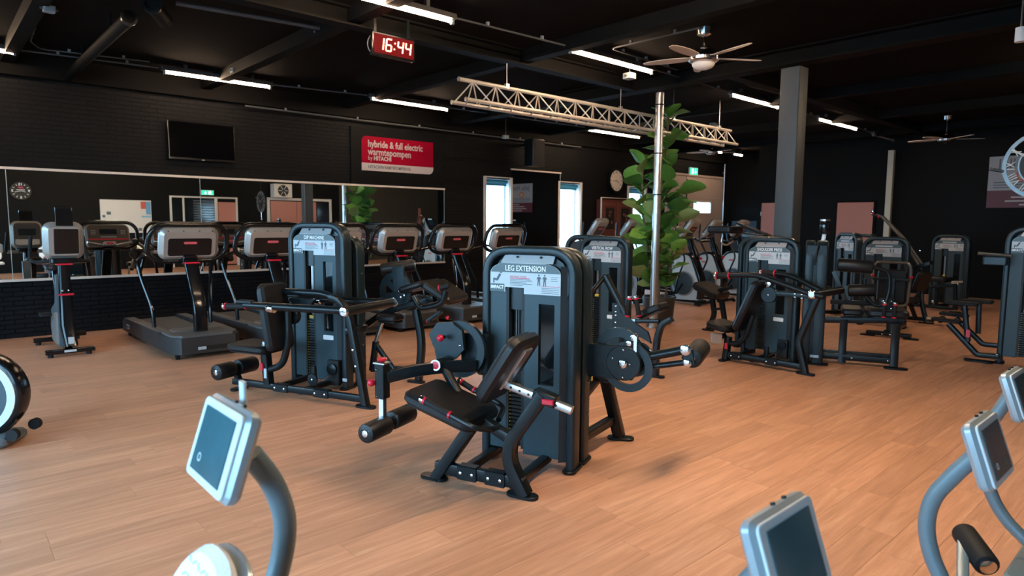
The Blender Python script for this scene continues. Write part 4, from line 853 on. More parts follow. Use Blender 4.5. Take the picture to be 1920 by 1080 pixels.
for y, nm in ((yn, 0), (yf_, 1)):
    e0, e1 = (D.y(652, 583, yn), D.y(460, 572, yn)); 
    B().tube([(e0.x, y, e0.z), (e1.x, y, e1.z)], .033, 14).build('lever', FRAME, R); h0 = D.y(424, 574, yn); m0 = D.y(462, 574, yn); grip(R, (h0.x, y, h0.z), (m0.x, y, m0.z), .026)
    j = D.y(509, 578, yn); B().cyl((j.x - .035, y, j.z), (j.x + .035, y, j.z), .04, 16, .005).build('lever_collar', CHROME, R); B().rbox(((e1.x+m0.x)/2, y, e1.z + .03), (.16, .05, .03), 0, .006).build('lever_clamp', FRAME, R)
e0 = D.y(652, 583, yn); B().cyl((e0.x, yn - .05, e0.z), (e0.x, yf_ + .05, e0.z), .038, 16, .004).build('pivot_tube', FRAME, R)
for y, s in ((yn - .05, -1), (yf_ + .05, 1)): B().lathe((e0.x, y, e0.z), (0, s, 0), [(.04, -.01), (.042, .0), (.034, .012), (.02, .014)], 18).build('pivot_cap', CHROME, R)
u0, u1, u2 = D.y(512, 545, -.3), D.y(615, 551, -.3), D.y(650, 575, -.3); B().tube([(u0.x, -.3, u0.z), (u1.x, -.3, u1.z), (u2.x, -.3, u2.z)], .032, 14, .14).build('upper_tube', FRAME, R)
k0, k1 = D.y(540, 558, -.3), D.y(580, 575, -.3); B().prism([(k0.x, k0.z), (k1.x + .04, k0.z - .01), (k1.x, k1.z), (k0.x + .05, k1.z - .02)], .04, (0, -.27, 0), UX, UZ).build('gusset', FRAME, R); pv = D.y(546, 592, -.35); B().lathe((pv.x, -.36, pv.z), (0, 1, 0), [(.075, 0), (.08, .01), (.08, .05)], 22).build('cam_disc', FRAME, R); bolts(R, [(pv.x, -.362, pv.z)], r=.012)
r0, r1, r2, r3 = D.y(408, 722, -.6), D.y(440, 712, -.4), D.y(450, 708, -.34), D.y(480, 700, -.12)
xr = (r1.x + r2.x) / 2; roller(R, (xr, -.62, .2), (xr, -.42, .2), .075); roller(R, (xr, -.37, .2), (xr, -.15, .2), .075); B().cyl((xr, -.62, .2), (xr, -.15, .2), .015, 8).build('roller_axle', CHROME, R); B().bar([(xr, yd, .2), (xr + .06, yd, .08)], .05, .05, up=(0, 1, 0)).build('roller_mount', FRAME, R)
p = D.y(590, 724, -.22); B().bar([(p.x, -.22, .06), (p.x - .01, -.22, .26)], .05, .035, up=(0, 1, 0)).build('pulley_bracket', FRAME, R); B().lathe((p.x + .03, -.27, .15), (0, -1, 0), [(.055, 0), (.055, .02)], 18).build('pulley', FRAME, R); bolts(R, [(p.x + .03, -.29, .15)], r=.012)
B().rbox((.2, .0, .16), (.13, .05, .24)).build('pulley_housing', BLACK, R); B().lathe((.2, -.03, .2), (0, -1, 0), [(.055, 0), (.055, .02), (.03, .03)], 18).build('pulley', FRAME, R); B().cyl((.2, -.04, .14), (p.x + .05, -.25, .12), .006, 6).build('steel_cable', STEEL, R)
B().rbox((.322, -.003, .1), (.05, .03, .003), 0, 0, UX, UZ).build('sticker', PLATE, R)

# ================================================================ prone leg curl behind the dip machine
R = root_for(D, 'prone_leg_curl_machine', 'leg curl bench with spoked cam wheel behind the dip machine tower')
back_tower(R, 1.47, .68, .2)
bolts(R, [(.343, .26, z) for z in (1.1, .82, .4)], (1, 0, 0), .013)
yw = .55; q = lambda px, py, y=yw: D.y(px, py, y)
wc = q(742, 545); B().ring(wc, UX, UZ, .185, .125, .03, 32).build('cam_ring', HOOP, R); B().lathe(wc + V((.07, -.015, -.05)), (0, 1, 0), [(.075, 0), (.075, .03)], 20).build('cam_hub', HOOP, R)
for a in (2.4, 3.6, 5.2): d_ = V((math.cos(a), 0, math.sin(a))); B().slab(wc + V((.05, 0, -.03)), wc + d_*.15, (d_.z, 0, -d_.x), .06, .026, 0, 0).build('cam_spoke', HOOP, R)
rp0 = q(738, 500); B().slab(wc + V((.06, -.005, 0)), (rp0.x + .05, yw, rp0.z), (1, 0, 0), .14, .03, .02, .004).build('roller_arm', HOOP, R)
p, p_ = q(716, 505), q(752, 500); roller(R, (p.x, yw - .02, p.z), (p_.x + .06, yw + .16, p_.z + .01), .06)
bolts(R, [wc + V((x, -.02, z)) for x, z in ((.05, .0), (.1, .03), (.07, -.06), (.11, -.04))], r=.014); 
a, b_, c_ = q(755, 540), q(800, 530), q(835, 560); pad(R, (a.x, yw + .1, a.z - .02), ((b_.x), yw + .1, b_.z), (0, 1, 0), .42, .06, 'thigh_pad', .05); pad(R, (b_.x, yw + .1, b_.z), (c_.x + .1, yw + .1, c_.z - .02), (0, 1, 0), .42, .07, 'bench_pad', .05)
P = [q(775, 555, .4), q(788, 580, .4), q(830, 570, .4), q(836, 545, .4)]; B().tube(P, .028, 12, .08).build('handle_loop', FRAME, R); g_ = q(825, 540, .4); B().cyl(g_, g_ + V((.1, 0, .03)), .026, 12).build('handle_grip', RUBBER, R); B().lathe(g_, (-1, 0, -.3), [(.03, -.005), (.03, .006), (.012, .01)], 12).build('handle_cap', RED, R)
P = [q(687, 610), q(722, 585), q(770, 572), q(815, 560)]; B().bar(P, .06, .07, up=(0, 1, 0), bend=.15).build('bench_beam', FRAME, R)
P = [q(780, 580), q(792, 640), q(785, 685)]; B().bar([P[0], P[1], (P[2].x, yw, .03)], .06, .075, up=(0, 1, 0), bend=.15).build('bench_leg', FRAME, R); foot_pad(R, P[2].x - .03, yw, 0, .2)
B().bar([(.3, yw - .1, .12), (P[2].x - .02, yw, .12)], .05, .07).build('base_rail', FRAME, R)
p = q(705, 640, .45); B().bar([(p.x - .05, .45, .1), (p.x, .45, p.z)], .05, .06, up=(0, 1, 0)).build('support_post', FRAME, R); t_ = q(716, 605, .45); B().bar([(p.x, .45, p.z), (t_.x, .45, t_.z)], .035, .035, up=(0, 1, 0)).build('post_insert', STEEL, R); B().bar([(p.x - .01, .45, .38), (p.x + .24, .45, .1)], .045, .045, up=(0, 1, 0)).build('support_brace', FRAME, R)
s_ = q(732, 595, .5); pad(R, (s_.x - .12, .5, s_.z), (s_.x + .12, .5, s_.z), (0, 1, 0), .2, .07, 'elbow_pad', .05)
k_ = q(802, 602, .4); knob(R, k_, (-1, 0, 0), .02); knob(R, k_ + V((.16, .1, .03)), (-1, 0, 0), .02); B().bar([k_, k_ + V((.15, 0, .1))], .04, .04).build('knob_block', FRAME, R)
h_ = D.y(685, 622, -.05); B().sweep(fillet([(.34, .0, h_.z-.02), (.46, .02, h_.z), (.48, .16, h_.z), (.34, .2, h_.z-.02)], .06, 5), rrect(.035, .06, .01, 2), (0, 0, 1)).build('bottle_holder', FRAME, R)

# ================================================================ vertical row
VR = Frame((6.02, 5.03), -78)
R = root_for(VR, 'vertical_row_machine', 'vertical row machine behind the leg extension, in front of the plant')
tower(R, 'VERTICAL ROW', stack_z=.72); hp = lambda px, py, y=-.45: VR.y(px, py, y)
ym = -.45
a, b_ = hp(1135, 517), hp(1165, 575); B().bar([a, b_, hp(1172, 590)], .06, .085, up=(0, 1, 0), bend=.08).build('arm', FRAME, R)
c_ = hp(1112, 545, -.62); B().tube([a, (c_.x, -.62, c_.z)], .026, 12).build('arm_tube', FRAME, R)
pl_ = hp(1158, 595); B().prism([(pl_.x - .05, pl_.z + .16), (pl_.x + .03, pl_.z + .16), (pl_.x + .06, pl_.z + .06), (pl_.x + .38, pl_.z - .12), (pl_.x + .42, pl_.z - .24), (pl_.x + .2, pl_.z - .14), (pl_.x - .04, pl_.z - .17)], .03, (0, ym - .03, 0), UX, UZ).build('cam_plate', HOOP, R); bolts(R, [(pl_.x, ym - .05, pl_.z + z) for z in (.13, .07, .03, -.05, -.11)], r=.013)
for px in (1180, 1193): g0, g1 = hp(px, 560, -.5), hp(px + (-4 if px == 1180 else 5), 592, -.5); grip(R, g0, g1, .026)
s0, s1 = hp(1190, 590), hp(1232, 572); pad(R, (s0.x - .02, ym + .2, s0.z - .03), (s1.x, ym + .2, s1.z - .02), (0, 1, 0), .3, .08, 'seat', .05)
B().bar([hp(1172, 605), hp(1200, 600)], .05, .05, up=(0, 1, 0)).build('seat_beam', STEEL, R)
P = [hp(1260, 598, -.6), hp(1240, 608, -.6), hp(1231, 640, -.6), hp(1230, 680, -.6)]; B().bar(P, .06, .075, up=(0, 1, 0), bend=.08).build('front_leg', FRAME, R); P = [hp(1192, 602, -.6), hp(1236, 602, -.6)]; B().bar(P, .045, .05, up=(0, 1, 0)).build('cross_tube', FRAME, R)
e_ = hp(1230, 680, -.6); B().bar([(e_.x, -.6, e_.z), (e_.x, -.6, .02)], .06, .075, up=(0, 1, 0)).build('front_post', FRAME, R); foot_pad(R, e_.x, -.6, 0, .2); B().bar([(.1, -.45, .08), (e_.x, -.6, .08)], .06, .06).build('base_rail', FRAME, R); B().bar([(.1, -.45, .08), (.1, .06, .08)], .06, .06).build('tower_link', FRAME, R)
V2 = Frame((6.35, 5.58), -78); R = root_for(V2, 'cable_machine', 'machine tower half hidden behind the vertical row tower'); back_tower(R, 1.45, .67, 0)
pad(R, (-.1, .6, .5), (.25, .6, .5), (0, 1, 0), .34, .07, 'seat', .06); B().bar([(.08, .1, .1), (.08, .65, .1)], .06, .06).bar([(.08, .6, .08), (.08, .6, .46)], .06, .06, up=(0, 1, 0)).build('seat_frame', FRAME, R); pad(R, (.25, .62, .95), (.2, .62, .55), (0, 1, 0), .3, .07, 'backrest', .06)

# ================================================================ shoulder press
SP = Frame((7.41, 3.65), -90)
R = root_for(SP, 'shoulder_press_machine', 'shoulder press machine right of centre with long slanting levers')
tower(R, 'SHOULDER PRESS', stack_z=.7); ys = -.45; q = lambda px, py, y=ys: SP.y(px, py, y)
f0, f1 = q(1358, 683), q(1507, 710); B().bar([(f0.x, ys, .08), (f1.x, ys, .08)], .055, .065).build('base_rail', FRAME, R)
for px in (1380, 1447): p = q(px, 690); B().rbox((p.x, ys, .08), (.14, .07, .08), 0, .006).build('rail_sleeve', FRAME, R); bolts(R, [(p.x - .05, ys - .036, .08), (p.x + .05, ys - .036, .08)], r=.011)
for x in (-.2, .05): B().bar([(x, ys, .06), (x, .08, .06)], .05, .05).build('tower_link', FRAME, R)
k0, k1, k2 = q(1532, 558), q(1497, 640), q(1510, 705); B().bar([(k0.x, ys, k0.z), (k1.x, ys, k1.z), (k2.x, ys, .015)], .06, .075, up=(0, 1, 0), bend=.06).build('front_leg', FRAME, R); foot_pad(R, k2.x, ys, 0, .2); foot_pad(R, f0.x, ys, PI/2, .2)
p0, p1 = q(1360, 680), q(1366, 632); B().bar([(p0.x, ys, .02), (p1.x, ys, p1.z)], .065, .075, up=(0, 1, 0)).build('seat_post', FRAME, R); B().rbox((p1.x, ys - .045, p1.z - .1), (.03, .07, .02), .006, .002, UX, UZ).build('red_latch', RED, R)
s0, s1 = q(1336, 604), q(1375, 615); pad(R, (s0.x, ys, s0.z), (s1.x + .02, ys, s1.z), (0, 1, 0), .36, .075, 'seat', .06)
b0, b1 = q(1430, 530), q(1388, 618); pad(R, (b0.x, ys, b0.z + .02), (b1.x, ys, b1.z), (0, 1, 0), .34, .08, 'backrest', .06); P = [q(1412, 590), q(1398, 632), q(1384, 645), q(1366, 643)]; B().tube(P, .03, 12, .1).build('back_tube', FRAME, R)
for y, a, b_, c_, d_ in ((-.78, (1345, 517), (1420, 515), (1522, 552), (1545, 556)), (-.12, (1430, 512), (1480, 515), (1545, 548), (1560, 548))):
    P = [SP.y(*a, y), SP.y(*b_, y), SP.y(*c_, y), SP.y(*d_, y)]; B().tube(P, .03, 14, .12).build('lever', FRAME, R); dd_ = (P[1] - P[0]).normalized(); grip(R, P[0], P[0] + dd_*.15, .036)
P = [SP.y(1522, 552, -.80)]; B().lathe(P[0], (0, -1, 0), [(.045, -.02), (.045, 0), (.03, .012)], 18).build('pivot_cap', CHROME, R); B().cyl((P[0].x + .02, -.78, P[0].z), (P[0].x + .02, -.12, P[0].z), .04, 14).build('pivot_tube', FRAME, R)
a, b_ = q(1435, 548), q(1525, 555); B().bar([a, b_], .05, .09, up=(0, 1, 0)).build('upper_beam', HOOP, R); B().lathe(V((a.x + .06, ys - .05, a.z - .02)), (0, 1, 0), [(.085, 0), (.09, .01), (.09, .05)], 24).build('cam_disc', HOOP, R); bolts(R, [(a.x + .06, ys - .055, a.z - .02)] + [q(px, py, ys - .05) for px, py in ((1490, 551), (1490, 557), (1503, 552), (1503, 559))], r=.012)
B().cyl((a.x + .05, ys - .06, a.z + .1), (a.x + .05, ys + .05, a.z + .1), .035, 14, .006).build('stop_bumper', CHROME, R)
p = q(1436, 680, -.25); B().bar([(p.x, -.25, .06), (p.x, -.25, .2)], .05, .04, up=(0, 1, 0)).build('pulley_bracket', FRAME, R); B().rbox((.2, .0, .15), (.12, .05, .22)).build('pulley_housing', BLACK, R); B().lathe((.2, -.03, .2), (0, -1, 0), [(.05, 0), (.05, .02)], 16).build('pulley', FRAME, R); B().cyl((.2, -.03, .15), (p.x + .03, -.26, .1), .006, 6).build('steel_cable', STEEL, R)

cbx = q(1343, 634, -.55); B().rbox(cbx, (.11, .11, .1), .008, .004, (.7, .7, 0), (0, 0, 1)).build('foot_rest_end', SILVER, R); B().bar([cbx, (f0.x, ys, .3)], .06, .06, up=(0, 1, 0)).build('foot_rest_arm', FRAME, R)
# ================================================================ machine left of it (abdominal bench with high pad)
S2 = Frame((7.86, 3.98), -90)
R = root_for(S2, 'abdominal_machine', 'abdominal machine behind the shoulder press with a flat pad up high')
back_tower(R, 1.45, .67, 0); q = lambda px, py, y=.9: S2.y(px, py, y)
a, b_ = q(1338, 430), q(1382, 430); pad(R, (a.x, .9, a.z), (b_.x, .9, b_.z), (0, 1, 0), .4, .1, 'high_pad', .04)
P = [q(1382, 418), q(1410, 430), q(1450, 447)]; B().bar(P, .04, .05, up=(0, 1, 0)).build('pad_arm', FRAME, R); P = [q(1410, 428, 1.1), q(1448, 443, 1.1)]; B().bar(P, .03, .03, up=(0, 1, 0)).build('pad_arm', FRAME, R)
P = [q(1355, 440), q(1352, 455), q(1362, 460), q(1375, 452)]; B().tube(P, .015, 8, .04).build('wire_handle', STEEL, R)
a, b_ = q(1312, 532), q(1350, 555); pad(R, (a.x, .9, a.z), (b_.x + .05, .9, b_.z), (0, 1, 0), .45, .1, 'seat', .06); P = [q(1348, 545), q(1372, 538)]; B().bar(P, .06, .06, up=(0, 1, 0)).build('seat_beam', FRAME, R)
P = [q(1335, 558), q(1340, 590), q(1328, 608)]; B().bar([P[0], P[1], (P[2].x, .9, .02)], .06, .07, up=(0, 1, 0), bend=.08).build('seat_leg', FRAME, R); foot_pad(R, P[2].x, .9, 0, .2)
P = [q(1353, 565), q(1362, 603)]; B().bar([P[0], (P[1].x, .9, .05)], .06, .07, up=(0, 1, 0)).build('seat_leg', FRAME, R); B().bar([q(1340, 580), q(1358, 578)], .04, .05, up=(0, 1, 0)).build('leg_brace', FRAME, R); B().bar([(0, .1, .08), (q(1362, 603).x, .9, .08)], .06, .06).build('base_rail', FRAME, R)
B().bar([q(1395, 440), (0, .06, 1.44)], .06, .06, up=(0, 1, 0)).build('pad_post', FRAME, R)
# ================================================================ rear delt / back machine seen edge-on right of the shoulder press
E1 = Frame((7.82, 3.16), 23)
R = root_for(E1, 'back_extension_machine', 'machine seen from the side right of the shoulder press with horizontal roller and padded bench')
hoop(R, .55, 1.42, -.0, .12); hoop(R, .55, 1.42, .14, .1)
B().rbox((-.262, .12, .72), (.02, .2, 1.3), 0, .003).build('side_sheet', FRAME, R)
for s in (-1, 1): foot_pad(R, s*.245, .07, PI/2, .26, .09)
B().rbox((0, .1, .74), (.44, 1.3, .16), .12, .004, UX, UZ).build('shroud', PANELD, R); B().rbox((-.276, .09, .1), (.003, .09, .03)).build('sticker', PLATE, R)
q = lambda px, py, x=.0: E1.x(px, py, x)
yA, zA = -.08, 1.16
roller(R, (-.1, -.1, 1.15), (-.1, -.46, 1.13), .075, 'chest_roller')
B().tube([(-.1, -.46, 1.13), (-.1, -.62, 1.1), (-.1, -.64, .9), (-.1, -.6, .72)], .022, 10, .1).build('handle_tube', FRAME, R); B().tube([(-.12, -.38, 1.0), (-.12, -.38, .82), (-.12, -.5, .7), (-.12, -.6, .72)], .022, 10, .08).build('handle_tube', FRAME, R)
B().rbox((-.05, -.62, .72), (.12, .14, .12), .01, .004).build('pivot_block', FRAME, R); bolts(R, [(-.115, -.58, .76), (-.115, -.66, .76), (-.115, -.58, .68), (-.115, -.66, .68)], (-1, 0, 0), .01)
roller(R, (-.12, -.22, .86), (-.12, -.5, .88), .07, 'leg_roller')
pad(R, (-.2, -.28, .62), (.3, -.28, .62), (0, 1, 0), .22, .07, 'knee_pad', .05); pad(R, (-.25, -.62, .63), (.25, -.62, .63), (0, 1, 0), .42, .08, 'bench_pad', .08)
for y in (-.58, -.68): grip(R, (-.27, y, .74), (-.25, y, .6), .02)
for y in (-.2, -.72): B().bar([(-.1, y, .03), (-.08, y, .3), (-.1, y, .52)], .1 if y < -.5 else .07, .08, up=(0, 1, 0), bend=.2).build('bench_leg', FRAME, R)
foot_pad(R, -.12, -.74, PI/2, .24, .1); B().bar([(-.1, -.72, .09), (-.1, .05, .09)], .06, .07).build('base_rail', FRAME, R); B().bar([(.1, -.72, .09), (.1, .05, .09)], .06, .07).build('base_rail', FRAME, R); bolts(R, [(-.135, -.66, .09), (-.135, -.3, .09)], (-1, 0, 0), .011)
B().bar([(-.05, -.8, .55), (-.05, .05, .5)], .09, .07).build('bench_beam', FRAME, R); B().bar([(-.1, -.05, .72), (-.05, -.6, .72)], .05, .05).build('upper_beam', FRAME, R); B().slab((-.14, -.06, 1.08), (-.14, -.2, .75), (1, 0, 0), .06, .05, .01, .004).build('side_strut', HOOP, R)
B().cyl((-.02, .06, 1.42), (-.02, .05, 1.50), .022, 10).build('bottle_stem', WHITE, R)
bt = thing('water_bottle', 'clear dark bottle standing on top of the edge-on machine tower', 'bottle', E1.o + E1.u*-.02 + E1.v*.05 + V((0, 0, 1.495)))
B().lathe((0, 0, 0), (0, 0, 1), [(.05, 0), (.055, .01), (.055, .13), (.05, .15)], 18).build('body', GLASSD, bt); B().lathe((0, 0, .15), (0, 0, 1), [(.054, 0), (.054, .018), (.046, .022)], 18).build('lid', STEEL, bt)
B().tube([(-.275, .1, 1.36), (-.34, .12, 1.3), (-.34, .14, 1.15)], .012, 8, .04).build('side_hook', FRAME, R)

# ================================================================ far group
def far_machine(o, deg, name, label, title, extra=None, H=1.45, full=False):
    f = Frame(o, deg); r = root_for(f, name, label); tower(r, title, H, full=full)
    if extra: extra(f, r)
    return f, r
def ex1(f, r):
    hoop(r, .67, 1.45, .3, .12, name='rear_frame')
    for s in (-1, 1): foot_pad(r, s*.3, .36, PI/2, .2, .09)
    B().rbox((.3, .2, .7), (.02, .3, 1.2)).build('side_sheet', FRAME, r); B().bar([(0, -.5, .08), (0, .05, .08)], .06, .06).build('base_rail', FRAME, r); pad(r, (-.15, -.4, .5), (.15, -.4, .5), (0, 1, 0), .3, .07, 'seat'); B().bar([(0, -.4, .08), (0, -.4, .47)], .06, .06, up=(0, 1, 0)).build('seat_post', FRAME, r)
far_machine((11.95, 4.55), -128, 'chest_machine', 'machine tower with pale lit front in front of the pink door', '', ex1, 1.47)
def ex2(f, r):
    q = lambda px, py, y=-.9: f.y(px, py, y)
    # seat with hooped back seen from behind
    y = -1.0; c = f.y(1671, 530, y); zt, zb = f.y(1671, 492, y).z, f.y(1671, 572, y).z; hw = .24
    B().tube([(c.x-hw, y, zt-.1), (c.x-hw*.85, y, zt), (c.x+hw*.85, y, zt), (c.x+hw, y, zt-.1), (c.x+hw*.9, y, zb), (c.x-hw*.9, y, zb)], .02, 10, .08, True).build('back_hoop', STEELD, r)
    pad(r, (c.x, y + .06, zt-.1), (c.x, y + .05, zb+.02), UX, .38, .07, 'backrest', .06); B().bar([(c.x + .02, y - .03, zt-.22), (c.x + .02, y - .03, .06)], .075, .05, up=(0, 1, 0)).build('back_post', HOOP, r); B().bar([(c.x-hw, y-.02, zt-.24), (c.x+hw, y-.02, zt-.24)], .04, .04).build('back_bar', HOOP, r)
    for s in (-1, 1): B().ball((c.x + s*hw, y, zt-.2), .028, 10, 6).build('side_knob', RED, r)
    pad(r, (c.x - .19, y + .3, .52), (c.x + .19, y + .3, .52), (0, 1, 0), .4, .07, 'seat'); B().bar([(c.x, y - .1, .07), (c.x, .05, .07)], .07, .07).build('base_rail', FRAME, r)
    B().bar([(c.x-.26, y-.06, .05), (c.x+.3, y-.06, .05)], .1, .05).build('cross_foot', FRAME, r); foot_pad(r, c.x+.3, y-.06, 0, .2); foot_pad(r, c.x-.25, y-.06, 0, .2); bolts(r, [(c.x + x, y-.06-.052, .05) for x in (-.05, .05)], r=.012)
STEELD = mat('dark_steel_tube', (.14, .13, .12), .35, .6, noise=.1)
f2, r2 = far_machine((11.25, 3.68), -84, 'abductor_machine', 'hip machine with hooped backrest seen from behind in the far right group', '', ex2, 1.42)
# tall lever machine with diagonal arms
LV = Frame((12.15, 3.3), -84); R = root_for(LV, 'lever_press_machine', 'machine with long diagonal levers rising in front of the cream post')
q = lambda px, py, y=0: LV.y(px, py, y)
P = [q(1728, 505), q(1690, 445), q(1662, 415), q(1652, 405), q(1637, 402)]; B().tube(P, .022, 10, .04).build('lever', STEELD, R)
P = [q(1732, 500, .15), q(1694, 445, .15), q(1655, 405, .15)]; B().tube(P, .02, 10, .04).build('lever', STEELD, R)
grip(R, q(1636, 401), q(1648, 406), .026); c = q(1725, 500); B().slab(q(1715, 502), q(1748, 492), (0, 1, 0), .3, .06, .02, .006).build('pivot_head', FRAME, R); bolts(R, [q(1706, 471), q(1724, 470)], r=.02)
b0, b1 = q(1736, 510, -.1), q(1722, 545, -.1); pad(R, (b0.x, -.1, b0.z), (b1.x, -.1, b1.z), (.35, 1, 0), .34, .08, 'backrest', .06)
P = [q(1725, 540), q(1727, 570), q(1735, 615)]; B().bar([(c.x, .1, c.z), (P[0].x, .1, P[0].z), (P[1].x, .05, P[1].z), (P[2].x, .05, .03)], .06, .08, up=(0, 1, 0), bend=.1).build('main_post', FRAME, R); foot_pad(R, P[2].x, .05, 0, .22)
s0 = q(1705, 562, -.05); pad(R, (s0.x - .14, -.05, s0.z), (s0.x + .14, -.05, s0.z), (0, 1, 0), .34, .07, 'seat'); B().bar([(s0.x, -.05, s0.z - .03), (s0.x + .1, .05, .05)], .06, .06, up=(0, 1, 0)).build('seat_post', FRAME, R)
B().bar([(s0.x - .3, .1, .06), (P[2].x + .1, .1, .06)], .07, .06).build('base_rail', FRAME, R); a = q(1738, 608); B().cyl((a.x, -.05, .1), (a.x + .22, -.05, .1), .03, 10).build('foot_peg', STEEL, R); roller(R, (a.x + .2, -.14, .1), (a.x + .2, .06, .1), .05, 'foot_roller')
# dark tower against the far wall
def ex3(f, r):
    q = lambda px, py, y=-.55: f.y(px, py, y)
    a, b_ = q(1735, 538), q(1790, 535); B().bar([a, b_], .06, .07, up=(0, 1, 0)).build('side_beam', FRAME, r); B().bar([(b_.x, -.55, b_.z + .03), (b_.x + .04, -.55, .05)], .06, .07, up=(0, 1, 0)).build('side_leg', FRAME, r); foot_pad(r, b_.x + .04, -.55, 0, .2)
    B().cyl((b_.x - .03, -.6, b_.z + .06), (b_.x + .16, -.6, b_.z + .08), .02, 10).build('handle', STEEL, r); bolts(r, [q(1749, 565, -.6)], r=.03); B().bar([(-.45, -.55, .07), (b_.x, -.55, .07)], .06, .06).build('base_rail', FRAME, r); B().bar([(-.4, -.55, .07), (a.x, -.55, a.z)], .06, .07, up=(0, 1, 0)).build('side_leg', FRAME, r)
    pad(r, (-.1, -.5, .6), (.25, -.5, .6), (0, 1, 0), .36, .08, 'seat'); B().bar([(.05, -.5, .08), (.05, -.5, .57)], .06, .06, up=(0, 1, 0)).build('seat_post', FRAME, r)
    for y in (-.2, .0): B().bar([(0, -.55, .07), (0, .06, .07)], .06, .06).build('tower_link', FRAME, r)
far_machine((14.75, 3.68), -100, 'tricep_machine', 'dark machine tower standing far away against the black far wall', '', ex3, 1.43, True)
# right edge tower with step and handles
H_ = Frame((9.3, 1.44), -86); R = root_for(H_, 'assisted_chin_machine', 'tall machine tower cut by the right edge with steps and foot rests')
tower(R, '', 1.6, full=True); q = lambda px, py, y=.25: H_.y(px, py, y)
for y, a, b_, c_, d_ in ((-.05, (1870, 668), (1832, 665), (1778, 607), 1), (.35, (1868, 648), (1842, 645), (1792, 596), 0)):
    P = [H_.y(*a, y), H_.y(*b_, y), H_.y(*c_, y)]; B().bar([(-.3, y, P[0].z), (P[1].x, y, P[1].z), P[2]], .05, .09, up=(0, 1, 0), bend=.03).build('step_rail', FRAME, R)
    B().rbox(P[2] + V((-.02, 0, .04)), (.3, .16, .035), .02, .006, (1, 0, -.05)).build('step_plate', RUBBER, R)
    u = H_.y(1815 if d_ else 1834, 640 if d_ else 625, y); t_ = H_.y(1808 if d_ else 1836, 572 if d_ else 568, y); B().bar([(u.x, y, u.z), (t_.x, y, t_.z)], .05, .085, up=(0, 1, 0)).build('step_post', FRAME, R); B().rbox(t_ + V((-.02, 0, .02)), (.32, .17, .04), .03, .008).build('foot_rest', RUBBER, R)
    if d_: B().rbox(u + V((0, -.045, .1)), (.04, .09, .004), 0, 0, UX, UZ).build('warning_label', INKR, R); foot_pad(R, P[1].x + .02, y, 0, .3, .12); bolts(R, [(P[0].x, y - .03, P[0].z + z) for z in (-.02, .02)], r=.014)
a, b_ = q(1845, 488, -.1), q(1882, 492, -.1); B().slab((a.x, -.1, a.z), (-.28, -.1, a.z), (0, 1, 0), .2, .1, .02, .01).build('knee_pad', HOOP, R); B().cyl((a.x - .06, -.12, a.z + .08), (-.25, -.12, a.z + .06), .018, 8).build('dip_bar', STEELD, R)
